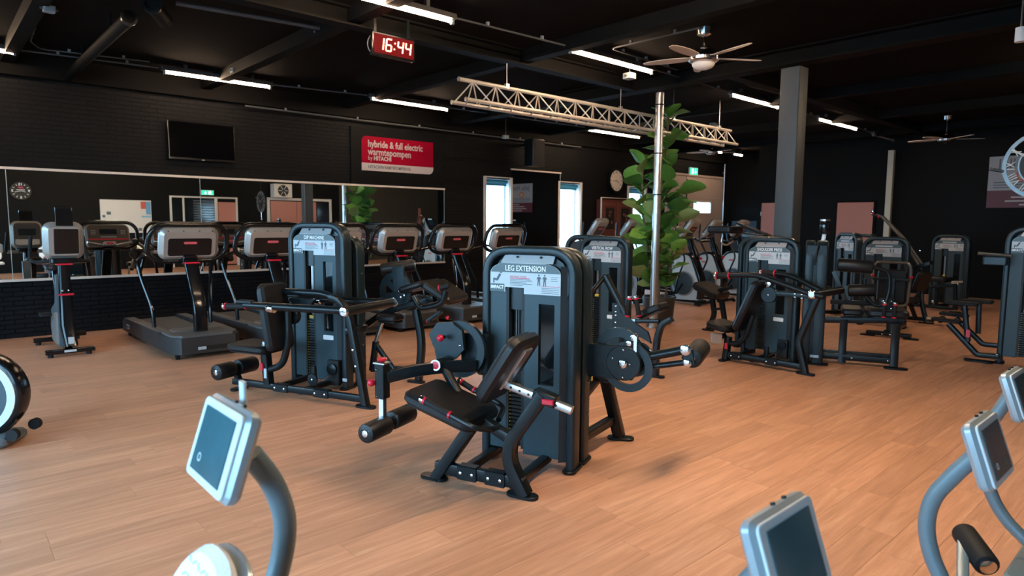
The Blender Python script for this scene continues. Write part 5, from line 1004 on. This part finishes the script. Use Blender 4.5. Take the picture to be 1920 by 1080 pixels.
# ================================================================ treadmills
DECK = mat('treadmill_deck_grey', (.10, .09, .085), .55, noise=.1); HOODM = mat('treadmill_hood', (.028, .027, .027), .5, noise=.1, bump=.1); BELT = mat('running_belt', (.075, .068, .062), .75, noise=.15, nscale=60)
CONS = mat('console_face', (.05, .038, .032), .4, noise=.1); LCD = mat('console_lcd', (.012, .018, .022), .15, noise=.1)
def make_treadmill():
    r = thing('treadmill', 'x', 'treadmill', (0, 0, 0), 0, 'treadmills in a row along the mirror')
    out = [(-.39, .12), (-.3, .0), (.3, .0), (.39, .12), (.40, .5), (.40, 2.36), (.36, 2.42), (.27, 2.42), (.27, .55), (-.27, .55), (-.27, 2.42), (-.36, 2.42), (-.40, 2.36), (-.40, .5)]
    b = B(); b.prism([(-.39, .13), (-.3, .0), (.3, .0), (.39, .13), (.40, .62), (-.40, .62)], .19, (0, 0, .155), UX, (0, 1, 0)); b.build('motor_hood', HOODM, r)
    b = B(); b.prism([(-.37, .16), (-.28, .03), (.28, .03), (.37, .16), (.37, .6), (-.37, .6)], .03, (0, 0, .262), UX, (0, 1, 0)); b.build('hood_cover', DECK, r)
    B().rbox((0, .5, .275), (.56, .22, .03), .05, .012).build('hood_bump', DECK, r)
    for s in (-1, 1): B().prism([(.55, .06), (2.42, .06), (2.42, .19), (2.34, .235), (.55, .265)], .13, (s*.335, 0, 0), (0, 1, 0), UZ).build('side_rail', HOODM, r); B().prism([(.6, .262), (2.3, .236), (2.3, .244), (.6, .272)], .12, (s*.335, 0, 0), (0, 1, 0), UZ).build('foot_strip', DECK, r)
    B().prism([(.55, .17), (2.38, .17), (2.38, .2), (.55, .2)], .53, (0, 0, 0), (0, 1, 0), UZ).build('belt', BELT, r); B().cyl((-.27, 2.38, .15), (.27, 2.38, .15), .05, 12).build('rear_roller', RUBBER, r)
    B().rbox((-.402, 2.1, .145), (.15, .055, .004), .02, 0, (0, -1, 0), UZ).build('badge', PLATE, r); B().rbox((-.405, 2.1, .145), (.12, .03, .003), .012, 0, (0, -1, 0), UZ).build('badge_print', INK, r)
    for x in (-.32, .3): B().cyl((x-.02, .1, .03), (x+.02, .1, .03), .03, 12).rbox((x, .1, .055), (.05, .06, .03)).build('wheel', RUBBER, r)
    for s in (-1, 1): B().cyl((s*.34, 2.25, 0), (s*.34, 2.25, .06), .03, 10).build('foot', RUBBER, r)
    B().rbox((-.08, -.003, .12), (.09, .035, .004), 0, 0, UX, UZ).build('label', PLATE, r); B().rbox((.1, -.002, .12), (.3, .05, .004), .015, 0, UX, UZ).build('socket_recess', BLACK, r)
    B().sweep(fillet([(0, .3, .25), (0, .3, .6), (0, .5, .95), (0, .58, 1.1)], .2, 6), rrect(.15, .08, .02, 3), (0, 1, .3)).build('upright', GLOSSB, r)
    # console loop tilted back
    tl = V((0, -.28, .96)).normalized(); c = V((0, .66, 1.33))
    def Q(x, z): return c + V((x, 0, 0)) + tl*z
    B().tube([Q(-.33, .23), Q(.36, .23), Q(.46, .12), Q(.46, -.14), Q(.3, -.24), Q(-.3, -.24), Q(-.46, -.14), Q(-.43, .12)], .03, 12, .11, True).build('console_frame', GLOSSB, r)
    for k, s in enumerate((-1, 1)): B().tube([Q(s*.45, -.14), (s*.45, 1.05, 1.13), (s*.44, 1.25, 1.1), (s*.42, 1.2, .9), (s*.34, 1.02, .5), (s*.335, 1.0, .24)], .024, 10, .12).build('handrail', GLOSSB, r)
    ay = tl; n_ = V((1, 0, 0)).cross(tl)   # points to -Y (towards the room)
    if n_.y > 0: n_ = -n_
    B().rbox(c + n_*.03, (.68, .40, .13), .09, .045, UX, ay, 5).build('console_shell', SILVER, r)
    B().rbox(c + n_*.092 - ay*.03, (.50, .22, .016), .03, .004, UX, ay).build('rear_panel', GLOSSB, r)
    B().rbox(c + n_*.103 + ay*.025, (.15, .03, .006), .015, 0, UX, ay).build('red_logo', BADGE, r)
    B().rbox(c + n_*.07 - ay*.2, (.17, .14, .12), .04, .01, UX, ay).build('neck_cover', GLOSSB, r); B().rbox((0, .545, 1.085), (.17, .09, .02), .01, .003).build('red_band', RED, r)
    for x in (-.25, -.08, .1, .25): B().lathe(c + n_*.085 + V((x, 0, 0)) + ay*.17, n_, [(.006, 0), (.006, .012)], 8).build('screw', BLACK, r)
    f_ = -n_
    B().rbox(c + f_*.045, (.62, .33, .02), .06, .006, UX, ay).build('console_face', CONS, r); B().rbox(c + f_*.057 + ay*.05, (.26, .09, .006), .005, 0, UX, ay).build('display', LCD, r); B().rbox(c + f_*.057 - ay*.085, (.6, .018, .005), 0, 0, UX, ay).build('red_stripe', RED, r)
    def keys():
        b = B()
        for s in (-1, 1):
            for i in range(3):
                for j in range(3): b.rbox(c + f_*.057 + V((s*(.2 + .025*i), 0, 0)) + ay*(.07 - .03*j), (.012, .012, .004), 0, 0, UX, ay)
        for k in range(12): b.rbox(c + f_*.057 + V((-.11 + .02*k, 0, 0)) - ay*.045, (.009, .018, .004), 0, 0, UX, ay)
        return b
    k = keys().build('key_pad', PLATE, r); k['kind'] = 'stuff'
    B().rbox(c + f_*.075 - ay*.17, (.2, .07, .06), .03, .012, UX, ay).build('control_pod', SILVER, r); B().rbox(c + f_*.108 - ay*.17, (.11, .03, .006), .012, 0, UX, ay).build('pod_display', RED, r)
    for s in (-1, 1): B().tube([c + f_*.05 + V((s*.1, 0, 0)) - ay*.19, c + f_*.14 + V((s*.34, 0, 0)) - ay*.16], .02, 8).build('pulse_grip', STEEL, r)
    return r
TM = make_treadmill()
for i, (x, lb) in enumerate(((2.45, 'leftmost treadmill, beside the upright bike'), (3.47, 'second treadmill from the left, partly behind the dip machine seat'), (4.47, 'treadmill hidden behind the dip machine tower'), (5.45, 'treadmill behind the spoked cam wheel'), (6.52, 'treadmill just left of the first bright window'), (7.66, 'rightmost treadmill of the row, below the first bright window'))):
    t = TM if i == 0 else copy_tree(TM); t.location = (x, 7.98, 0); t['label'] = lb
# ================================================================ upright bike
U = thing('upright_bike', 'upright exercise bike with silver console at the far left', 'exercise bike', (1.24, 9.2, 0))
TEAL = mat('bike_shell_grey', (.10, .12, .13), .4, noise=.08)
B().rbox((.01, 0, 1.355), (.40, .43, .15), .09, .05, UX, (0, -.14, .99), 5).build('console_shell', SILVER, U); B().rbox((.03, -.082, 1.345), (.24, .29, .012), .012, .003, UX, (0, -.14, .99)).build('rear_panel', GLOSSB, U); B().rbox((.03, -.1, 1.455), (.15, .032, .006), .016, 0, UX, (0, -.14, .99)).build('red_logo', BADGE, U)
hp_ = B().rbox((.02, -.075, 1.60), (.17, .25, .02), .01, .003, UX, UZ).build('reading_rack', GLOSSB, U); B().bar([(-.06, -.08, 1.70), (-.06, -.08, 1.74), (.1, -.08, 1.74), (.1, -.08, 1.70)], .014, .014, up=(0, 1, 0), bend=.01).build('rack_clip', GLOSSB, hp_)
B().rbox((.01, .075, 1.36), (.34, .36, .02), .06, .004, UX, UZ).build('console_face', CONS, U); B().rbox((.01, .087, 1.4), (.22, .1, .006), .005, 0, UX, UZ).build('display', LCD, U)
for s in (-1, 1):
    B().tube([(s*.06, .02, 1.12), (s*.26, .1, 1.1), (s*.29, .3, 1.12), (s*.27, .36, 1.3), (s*.26, .34, 1.4)], .02, 10, .08).build('handlebar', RUBBER, U); B().cyl((s*.12, .12, 1.1), (s*.25, .14, 1.1), .023, 10).build('pulse_grip', STEEL, U)
B().rbox((0, .02, 1.12), (.28, .2, .06), .04, .01).build('neck_cover', GLOSSB, U); B().rbox((.0, -.03, 1.08), (.16, .08, .02), .0, .003).build('red_band', RED, U)
B().sweep([(0, .02, 1.1), (0, .04, .72), (.0, .02, .35), (.02, -.06, .1)], rrect(.13, .16, .03, 3), (0, 1, 0), scale=[.85, .95, 1.1, 1.0]).build('frame_column', GLOSSB, U); B().rbox((0, -.06, .725), (.15, .02, .022)).build('red_band', RED, U); bolts(U, [(-.03, -.045, .77), (.03, -.045, .77)], r=.012)
B().prism([(-.02, .1), (.5, .1), (.62, .3), (.5, .5), (.2, .6), (.05, .95), (-.0, .95), (-.02, .5)], .1, (-.03, .06, 0), (0, 1, 0), UZ).build('shell', TEAL, U); B().prism([(.03, .12), (.4, .14), (.45, .3), (.1, .5), (.03, .5)], .02, (-.09, .05, 0), (0, 1, 0), UZ).build('silver_trim', SILVER, U)
for y, w, nm in ((-.08, .5, 'front_foot'), (.95, .5, 'rear_foot')):
    B().bar([(-w/2+.01, y, .06), (w/2, y, .06)], .08, .05, up=UZ).build(nm, GLOSSB, U)
    for s in (-1, 1): B().cyl((s*.19, y, 0), (s*.19, y, .04), .03, 10).build('leveller', RUBBER, U)
B().rbox((.0, -.123, .065), (.12, .025, .003), 0, 0, UX, UZ).build('label', PLATE, U); B().rbox((.01, -.145, .19), (.06, .08, .003), 0, 0, UX, UZ).build('label', PLATE, U)
B().bar([(0, .0, .09), (0, .95, .09)], .08, .06).build('base_rail', GLOSSB, U)
for s, y, z in ((-1, .25, .47), (1, .38, .19)):
    B().bar([(s*.08, .32, .33), (s*.1, y, z)], .025, .03).build('crank', STEEL, U); B().rbox((s*.18, y, z), (.12, .1, .05), .015, .008).build('pedal', RUBBER, U)
B().bar([(0, .55, .45), (0, .72, .95)], .06, .06, up=(1, 0, 0)).build('seat_post', GLOSSB, U); B().slab((0, .58, 1.0), (0, .86, 1.02), UX, .2, .07, .08, .025).build('saddle', PAD, U)
# ================================================================ ellipticals at the back
SHELL = mat('elliptical_shell', (.56, .64, .67), .4, noise=.04); DISC = mat('elliptical_disc', (.035, .06, .075), .35, noise=.08)
def make_elliptical():
    r = thing('elliptical_trainer', 'x', 'elliptical trainer', (0, 0, 0), 0, 'elliptical trainers by the window wall')
    B().prism([(-.32, .10), (.22, .08), (.32, .3), (.3, .85), (.2, .96), (-.05, 1.0), (-.12, .9), (-.3, .45)], .2, (0, 0, 0), (0, 1, 0), UZ).build('drive_shell', SHELL, r)
    B().sweep(fillet([(0, -.30, .12), (0, -.34, .5), (0, -.1, 1.02), (0, .22, .98), (0, .35, .8), (0, .33, .3), (0, .2, .09)], .12, 5), rrect(.05, .23, .015, 2), (1, 0, 0)).build('shell_band', GLOSSB, r)
    for s in (-1, 1):
        B().lathe((s*.1, .03, .41), (s, 0, 0), [(.24, 0), (.24, .012), (.2, .02)], 30).build('flywheel_disc', DISC, r); B().ring((s*.113, .03, .41), (0, 1, 0), UZ, .25, .225, .01, 36).build('disc_ring', SILVER, r); B().rbox((s*.103, .08, .82), (.14, .03, .004), .015, 0, (0, 1, 0), UZ).build('red_logo', BADGE, r)
        B().bar([(s*.15, .03, .41), (s*.16, .16, .2)], .03, .04, up=(1, 0, 0)).build('crank', FRAME, r); B().bar([(s*.2, .16, .22), (s*.2, .95, .26)], .05, .05).build('pedal_arm', FRAME, r); B().rbox((s*.2, .85, .31), (.13, .36, .05), .03, .01).build('pedal', RUBBER, r)
        B().tube([(s*.2, .16, .25), (s*.24, .05, .6), (s*.26, -.1, .92), (s*.28, .12, 1.3), (s*.28, .1, 1.62)], .018, 10, .1).build('swing_lever', FRAME, r)
        B().tube([(s*.08, -.0, 1.27), (s*.22, .15, 1.25), (s*.22, .3, 1.3), (s*.1, .32, 1.3)], .018, 8, .05).build('fixed_handle', GLOSSB, r)
    B().sweep([(0, -.32, .45), (0, -.12, .95), (0, .02, 1.32)], rrect(.09, .1, .02, 2), (0, 1, 0)).build('mast', GLOSSB, r); B().rbox((.0, .2, 1.25), (.26, .2, .06), .03, .01).build('tray', FRAME, r); B().ball((.05, -.25, .92), .03, 8, 6).build('red_knob', RED, r)
    ay = V((0, -.62, .78)).normalized(); n_ = V((1, 0, 0)).cross(ay)
    c = V((0, -.02, 1.51)); B().rbox(c, (.34, .44, .12), .07, .035, UX, ay, 4).build('console_shell', SILVER, r); nn = n_ if n_.y < 0 else -n_
    B().rbox(c + nn*.058 - ay*.04, (.22, .26, .012), .02, .003, UX, ay).build('rear_panel', CONS, r); B().rbox(c + nn*.067 + ay*.03, (.13, .03, .004), .012, 0, UX, ay).build('red_logo', BADGE, r); B().rbox(c - nn*.06, (.3, .38, .014), .05, .003, UX, ay).build('console_face', GLOSSB, r); B().rbox(c - nn*.07 + ay*.04, (.18, .12, .004), 0, 0, UX, ay).build('display', LCD, r); B().rbox(c - nn*.07 + ay*.15, (.12, .04, .004), .01, 0, UX, ay).build('maker_badge', PLATE, r)
    B().bar([(0, -.4, .07), (0, 1.0, .07)], .1, .07).build('base_rail', FRAME, r)
    for y in (-.38, .98): B().bar([(-.28, y, .05), (.28, y, .05)], .07, .05).build('cross_foot', FRAME, r); [B().cyl((s*.24-.02, y-.05, .03), (s*.24+.02, y-.05, .03), .03, 12).build('wheel', RUBBER, r) for s in (-1, 1)]
    return r
EL = make_elliptical()
for i, (x, y, rz, lb) in enumerate(((11.42, 7.33, 0, 'elliptical trainer just right of the steel pole with full pale shell in view'), (12.2, 7.3, 0, 'elliptical trainer second right of the pole, partly behind the first'), (13.3, 7.3, 0, 'elliptical trainer half hidden behind the abdominal machine'), (9.62, 8.2, 0, 'elliptical trainer whose console shows behind the vertical row tower'), (10.62, 8.2, 0, 'elliptical trainer standing behind the plant leaves'))):
    t = EL if i == 0 else copy_tree(EL); t.location = (x, y, 0); t.rotation_euler = (0, 0, rz); t['label'] = lb
# ================================================================ machine cut by the left edge
LBK = thing('spinning_bike', 'exercise bike cut by the left edge with dark round flywheel cover', 'exercise bike', (.255, 5.9, 0), math.radians(-35))
B().lathe((0, 0, .36), (0, -1, 0), [(.24, -.08), (.30, -.06), (.315, 0), (.308, .06), (.285, .075)], 40).build('flywheel_cover', GLOSSB, LBK); B().ring((0, -.078, .36), UX, UZ, .275, .222, .012, 40).build('pale_ring', SHELL, LBK); B().lathe((0, -.07, .36), (0, -1, 0), [(.222, 0), (.222, .012)], 36).build('cover_disc', DISC, LBK); B().ring((.02, -.085, .4), UX, UZ, .055, .04, .006, 20).build('red_logo', BADGE, LBK)
B().rbox((.12, -.04, .05), (.26, .3, .07), .05, .02).build('front_foot', TEAL, LBK); B().cyl((.28, -.16, .1), (.28, -.12, .1), .04, 14).build('wheel', RUBBER, LBK); B().cyl((.28, .1, .1), (.28, .14, .1), .04, 14).build('wheel', RUBBER, LBK); B().cyl((.16, -.1, 0), (.16, -.1, .03), .03, 10).build('leveller', RUBBER, LBK)
B().bar([(.1, 0, .1), (-.9, 0, .1)], .09, .07).build('base_rail', GLOSSB, LBK); B().bar([(-.5, 0, .1), (-.25, 0, .95)], .06, .08, up=(0, 1, 0)).build('seat_post', GLOSSB, LBK); B().slab((.02, -.02, 1.0), (-.3, 0, 1.03), (0, 1, 0), .2, .06, .08, .022).build('saddle', PAD, LBK); B().bar([(-.88, -.25, .05), (-.88, .25, .05)], .07, .06).build('rear_foot', GLOSSB, LBK); B().bar([(-.3, 0, .4), (0, 0, .5)], .05, .1).build('frame_beam', GLOSSB, LBK)
# ================================================================ foreground circuit machines with white consoles
WPL = mat('white_console', (.55, .62, .66), .38, noise=.02); SPL = mat('silver_console_back', (.32, .38, .42), .3, .3, noise=.03); TUBEB = mat('pale_blue_grey_tube', (.13, .18, .205), .38, .1, noise=.05)
SCR = mat('idle_screen', (.035, .10, .125), .15, spec=.2, noise=.25, nscale=9)
def console(root, c, ax, up, W=.28, H=.22, T=.045):
    c, ax, up = V(c), V(ax).normalized(), V(up).normalized(); n_ = ax.cross(up)   # n_ = face direction
    B().rbox(c - n_*T/2, (W+.004, H+.004, T), .026, .014, ax, up, 5).build('console_back', SPL, root); B().rbox(c + n_*.001, (W-.016, H-.016, .008), .018, .002, ax, up).build('bezel', WPL, root)
    B().rbox(c + n_*.006, (W*.74, H*.74, .004), 0, 0, ax, up).build('screen', SCR, root); B().ring(c + n_*.0085 - ax*W*.2 - up*H*.2, ax, up, .011, .008, .001, 16).build('screen_icon', SHELL, root)
    for k in (.15, .35): B().cyl(c - n_*T*.5 + up*(H/2) - ax*W*(k-.35), c - n_*T*.5 + up*(H/2+.008) - ax*W*(k-.35), .006, 8).build('button', FRAME, root)
    return n_
def circuit(name, label, c, ax, up, tube, r=.03, icon=True, side=V((0, 0, 0))):
    base = V((tube[-1][0], tube[-1][1], 0)); t = thing(name, label, 'exercise machine', base)
    L = lambda p: V(p) - base
    console(t, L(c), ax, up); pts = [L(p) for p in tube] + [V((0, 0, .06))]
    B().tube(pts, r, 16, .12).build('console_stem', TUBEB, t); k = pts[-2].lerp(pts[-1], .25); B().cyl(k, V((0, 0, .05)), r*1.25, 16).build('stem_sleeve', TUBEB, t); B().rbox((0, 0, .03), (.5, .16, .06), .04, .012, ax, V(UZ).cross(V(ax))).build('base_foot', TUBEB, t)
    return t, L
up1, upx = (.306, 0, .952), (0, .32, .947)
c1 = (.518, 1.676, 1.039)
t, L = circuit('circuit_machine', 'circuit machine with bright white tablet console at lower left', c1, (0, -1, 0), up1, [(.60, 1.66, 1.0), (.655, 1.66, .915), (.69, 1.66, .80), (.675, 1.66, .69), (.62, 1.66, .55), (.60, 1.66, .3)])
B().rbox(L((.60, 1.70, 1.155)), (.012, .03, .06), .01, 0, (1, 0, 0), (0, 1, 0)).build('phone_clip', WPL, t)
WTEX = mat('white_padded_fabric', (.74, .77, .79), .6, noise=.06, bump=.6, bscale=90)
pc1 = L((.45, 1.47, .835)); ay1 = V((.45, 0, .89)); pp = B().rbox(pc1 - ay1*.15, (.30, .36, .05), .13, .02, (0, -1, 0), ay1, 6).build('backrest', WTEX, t); B().rbox(pc1 - ay1*.15 + V((.9, 0, -.45))*.035, (.31, .37, .03), .13, .01, (0, -1, 0), ay1, 6).build('backrest_shell', SPL, t)
nf = V((0, -1, 0)).cross(ay1.normalized())
def ticks():
    b = B()
    for i in range(7):
        for j in range(9):
            if abs(i-3)*.028 < .1: b.rbox(pc1 - ay1*(.02 + .035*j) + V((0, (i-3)*.028, 0)) + nf*.0255, (.02, .006, .001), 0, 0, V((0, -1, 0)) + ay1*(.6 if (i+j) % 2 else -.6), ay1)
    return b
k = ticks().build('stitch_pattern', SPL, t); k['kind'] = 'stuff'
B().bar([pc1 - ay1*.3 + V((.06, 0, 0)), V((0, -.1, .08))], .07, .07, up=(0, 1, 0)).build('back_post', TUBEB, t)
B().bar([V((0, 0, .05)), V((-.6, -.3, .05))], .1, .07).build('base_beam', TUBEB, t); B().bar([V((-.5, -.25, .05)), V((-.5, -.25, .42))], .07, .07, up=(0, 1, 0)).build('seat_post', TUBEB, t); B().rbox((-.5, -.25, .45), (.4, .38, .07), .08, .02).build('seat', WTEX, t)
for i, (nm, lb, cc_) in enumerate((('circuit_machine', 'circuit machine with grey tablet console at the bottom edge right of centre', (1.44, .618, .85)), ('circuit_machine', 'circuit machine with tablet console on a bent pale tube at lower right', (2.63, .485, .856)), ('circuit_machine', 'circuit machine with tablet console cut by the right edge', (3.73, .60, .835)))):
    x, y, z = cc_
    if i == 2: tp = [(x, y + .05, z - .02), (x, y + .09, z - .12), (x, y + .14, z - .22), (x, y + .14, z - .38), (x, y + .05, z - .6), (x, y - .1, z - .72)]
    else: tp = [(x, y + .04, z - .02), (x, y + .09, z - .09), (x, y + .17, z - .22), (x, y + .185, z - .33), (x, y + .16, z - .44), (x, y + .10, z - .55)]
    t, L = circuit(nm, lb, cc_, (1, 0, 0), upx, tp, .028 if i else .03)
    B().bar([V((0, 0, .05)), V((0, -.9, .05))], .1, .07).build('base_beam', TUBEB, t); B().bar([V((0, -.75, .05)), V((0, -.75, .4))], .07, .07, up=(0, 1, 0)).build('seat_post', TUBEB, t); B().rbox((0, -.75, .43), (.4, .4, .07), .08, .02).build('seat', WTEX, t); B().slab((0, -.98, .5), (0, -1.08, .98), UX, .36, .06, .1, .02).build('backrest', WTEX, t); B().bar([(0, -.85, .1), (0, -1.1, .7)], .06, .06, up=(1, 0, 0)).build('back_post', TUBEB, t)
    if i == 1:
        rp = L(EYEV + ray(1852, 1062) * (2.35 / (ray(1852, 1062).x*_c + ray(1852, 1062).y*_s))); B().cyl(rp, rp + V((.16, .12, .04)), .045, 18, .01).build('roller_pad', RUBBER, t); B().lathe(rp, (-.8, -.6, -.2), [(.03, -.004), (.03, .006), (.012, .01)], 14).build('roller_cap', CHROME, t); B().bar([rp + V((.16, .12, .04)), V((0, -.05, .2))], .04, .04).build('roller_arm', TUBEB, t)
# ================================================================ fiddle leaf plant behind the pole
PL = thing('fiddle_leaf_fig', 'tall leafy fig plant with big green leaves behind the metal pole', 'plant', (8.78, 6.16, 0))
TRUNK = mat('fig_stem', (.13, .085, .05), .7, noise=.3, nscale=20); POT = mat('dark_planter', (.03, .03, .032), .5, noise=.1)
B().lathe((0, 0, 0), (0, 0, 1), [(.2, 0), (.23, .05), (.26, .42), (.25, .44), (.23, .44), (.22, .38), (.05, .37)], 28).build('planter', POT, PL)
def leafmat(name, c1, c2):
    m = mat(name, c1, .42, noise=.25, nscale=6); b = m.node_tree.nodes['Principled BSDF']; b.inputs['Transmission Weight'].default_value = 0; b.inputs['Subsurface Weight'].default_value = 0; return m
LF = [leafmat('fig_leaf_deep', (.05, .15, .03), 0), leafmat('fig_leaf_mid', (.10, .26, .045), 0), leafmat('fig_leaf_light', (.20, .40, .07), 0), leafmat('fig_leaf_olive', (.22, .29, .10), 0)]
def leafmesh(seed):
    rr = random.Random(seed); b = B(); n = 9; rows = []
    for i in range(n):
        t_ = i/(n-1); w = .5*(math.sin(PI*min(1, t_**.75))**.8)*(.55 + .6*t_) * (1 - .0*t_); w = max(w, .012)
        if i == n-1: w = .05
        row = []
        for j in range(5):
            s = (j-2)/2; z = -.2*t_*t_ + .13*abs(s)**1.4*w*2 + .03*math.sin(9*t_ + seed + 2*s)*abs(s)
            row.append((t_, s*w*(1 + .05*math.sin(14*t_ + seed)), z))
        rows.append(b.loop(row))
    for p, q_ in zip(rows, rows[1:]):
        for k in range(4): b.f.append((p[k], p[k+1], q_[k+1], q_[k]))
    # underside a little below so the leaf has thickness
    nv = len(b.v); b.v += [(x, y, z - .012) for x, y, z in b.v]; fs = list(b.f); b.f += [tuple(reversed([i + nv for i in f])) for f in fs]
    for k in (0, 4):
        for p, q_ in zip(rows, rows[1:]): b.f.append((p[k], q_[k], q_[k] + nv, p[k] + nv))
    vr = [(i/(n-1), 0, -.2*(i/(n-1))**2 + .006) for i in range(n)]; b.sweep(vr, circ(.014, 5), None, scale=[1.6 - 1.2*i/(n-1) for i in range(n)])
    return b
LM = [[None]*4 for _ in range(4)]
for a in range(4):
    for c in range(4): me = leafmesh(a).mesh('leaf'); me.materials.append(LF[c]); LM[a][c] = me
prng = random.Random(21)
stems = [[(0, 0, .36), (.03, .02, 1.2), (-.02, .02, 2.0), (.02, -.03, 2.75), (.0, -.08, 3.25)], [(-.08, .05, .36), (-.14, .12, 1.0), (-.2, .18, 1.7), (-.24, .22, 2.35), (-.22, .2, 2.6)], [(.1, -.04, .36), (.16, -.1, .95), (.2, -.14, 1.55), (.22, -.16, 2.15)]]
for s in stems: B().tube(s, .018, 8, .2).build('stem', TRUNK, PL)
for z in (1.3, 2.1): B().cyl((0, 0, z), (-.22, -.3, z), .006, 6).build('tie', FRAME, PL)
def leaf(p, az, el, L, tone, twist=0):
    o = bpy.data.objects.new('leaf', LM[prng.randrange(4)][tone]); C.objects.link(o); o.parent = PL; o.location = p; o.scale = (L, L*prng.uniform(.85, 1.05), L)
    o.rotation_euler = (twist, -el, az); return o
cnt = 0
for si, s in enumerate(stems):
    P_ = fillet(s, .3, 6)
    zs = [.6 + .06*k for k in range(60)]
    for k, z in enumerate(zs):
        if z > s[-1][2]: break
        for a_, b_ in zip(s, s[1:]):
            if a_[2] <= z <= b_[2]: p = V(a_).lerp(V(b_), (z - a_[2])/(b_[2] - a_[2]))
        if si == 0 and z > 2.95 and k % 2: continue
        az = k*2.4 + si*1.1 + prng.uniform(-.3, .3); el = prng.uniform(.0, 1.05)
        leaf(p, az, el, prng.uniform(.30, .43) if z < 2.9 else prng.uniform(.28, .38), prng.choice((0, 0, 1, 1, 1, 2, 3)), prng.uniform(-1.1, 1.1)); cnt += 1
for az, el in ((.3, 1.0), (2.4, .7), (4.5, .8)): leaf(V(stems[0][-1]), az, el, .3, 1)
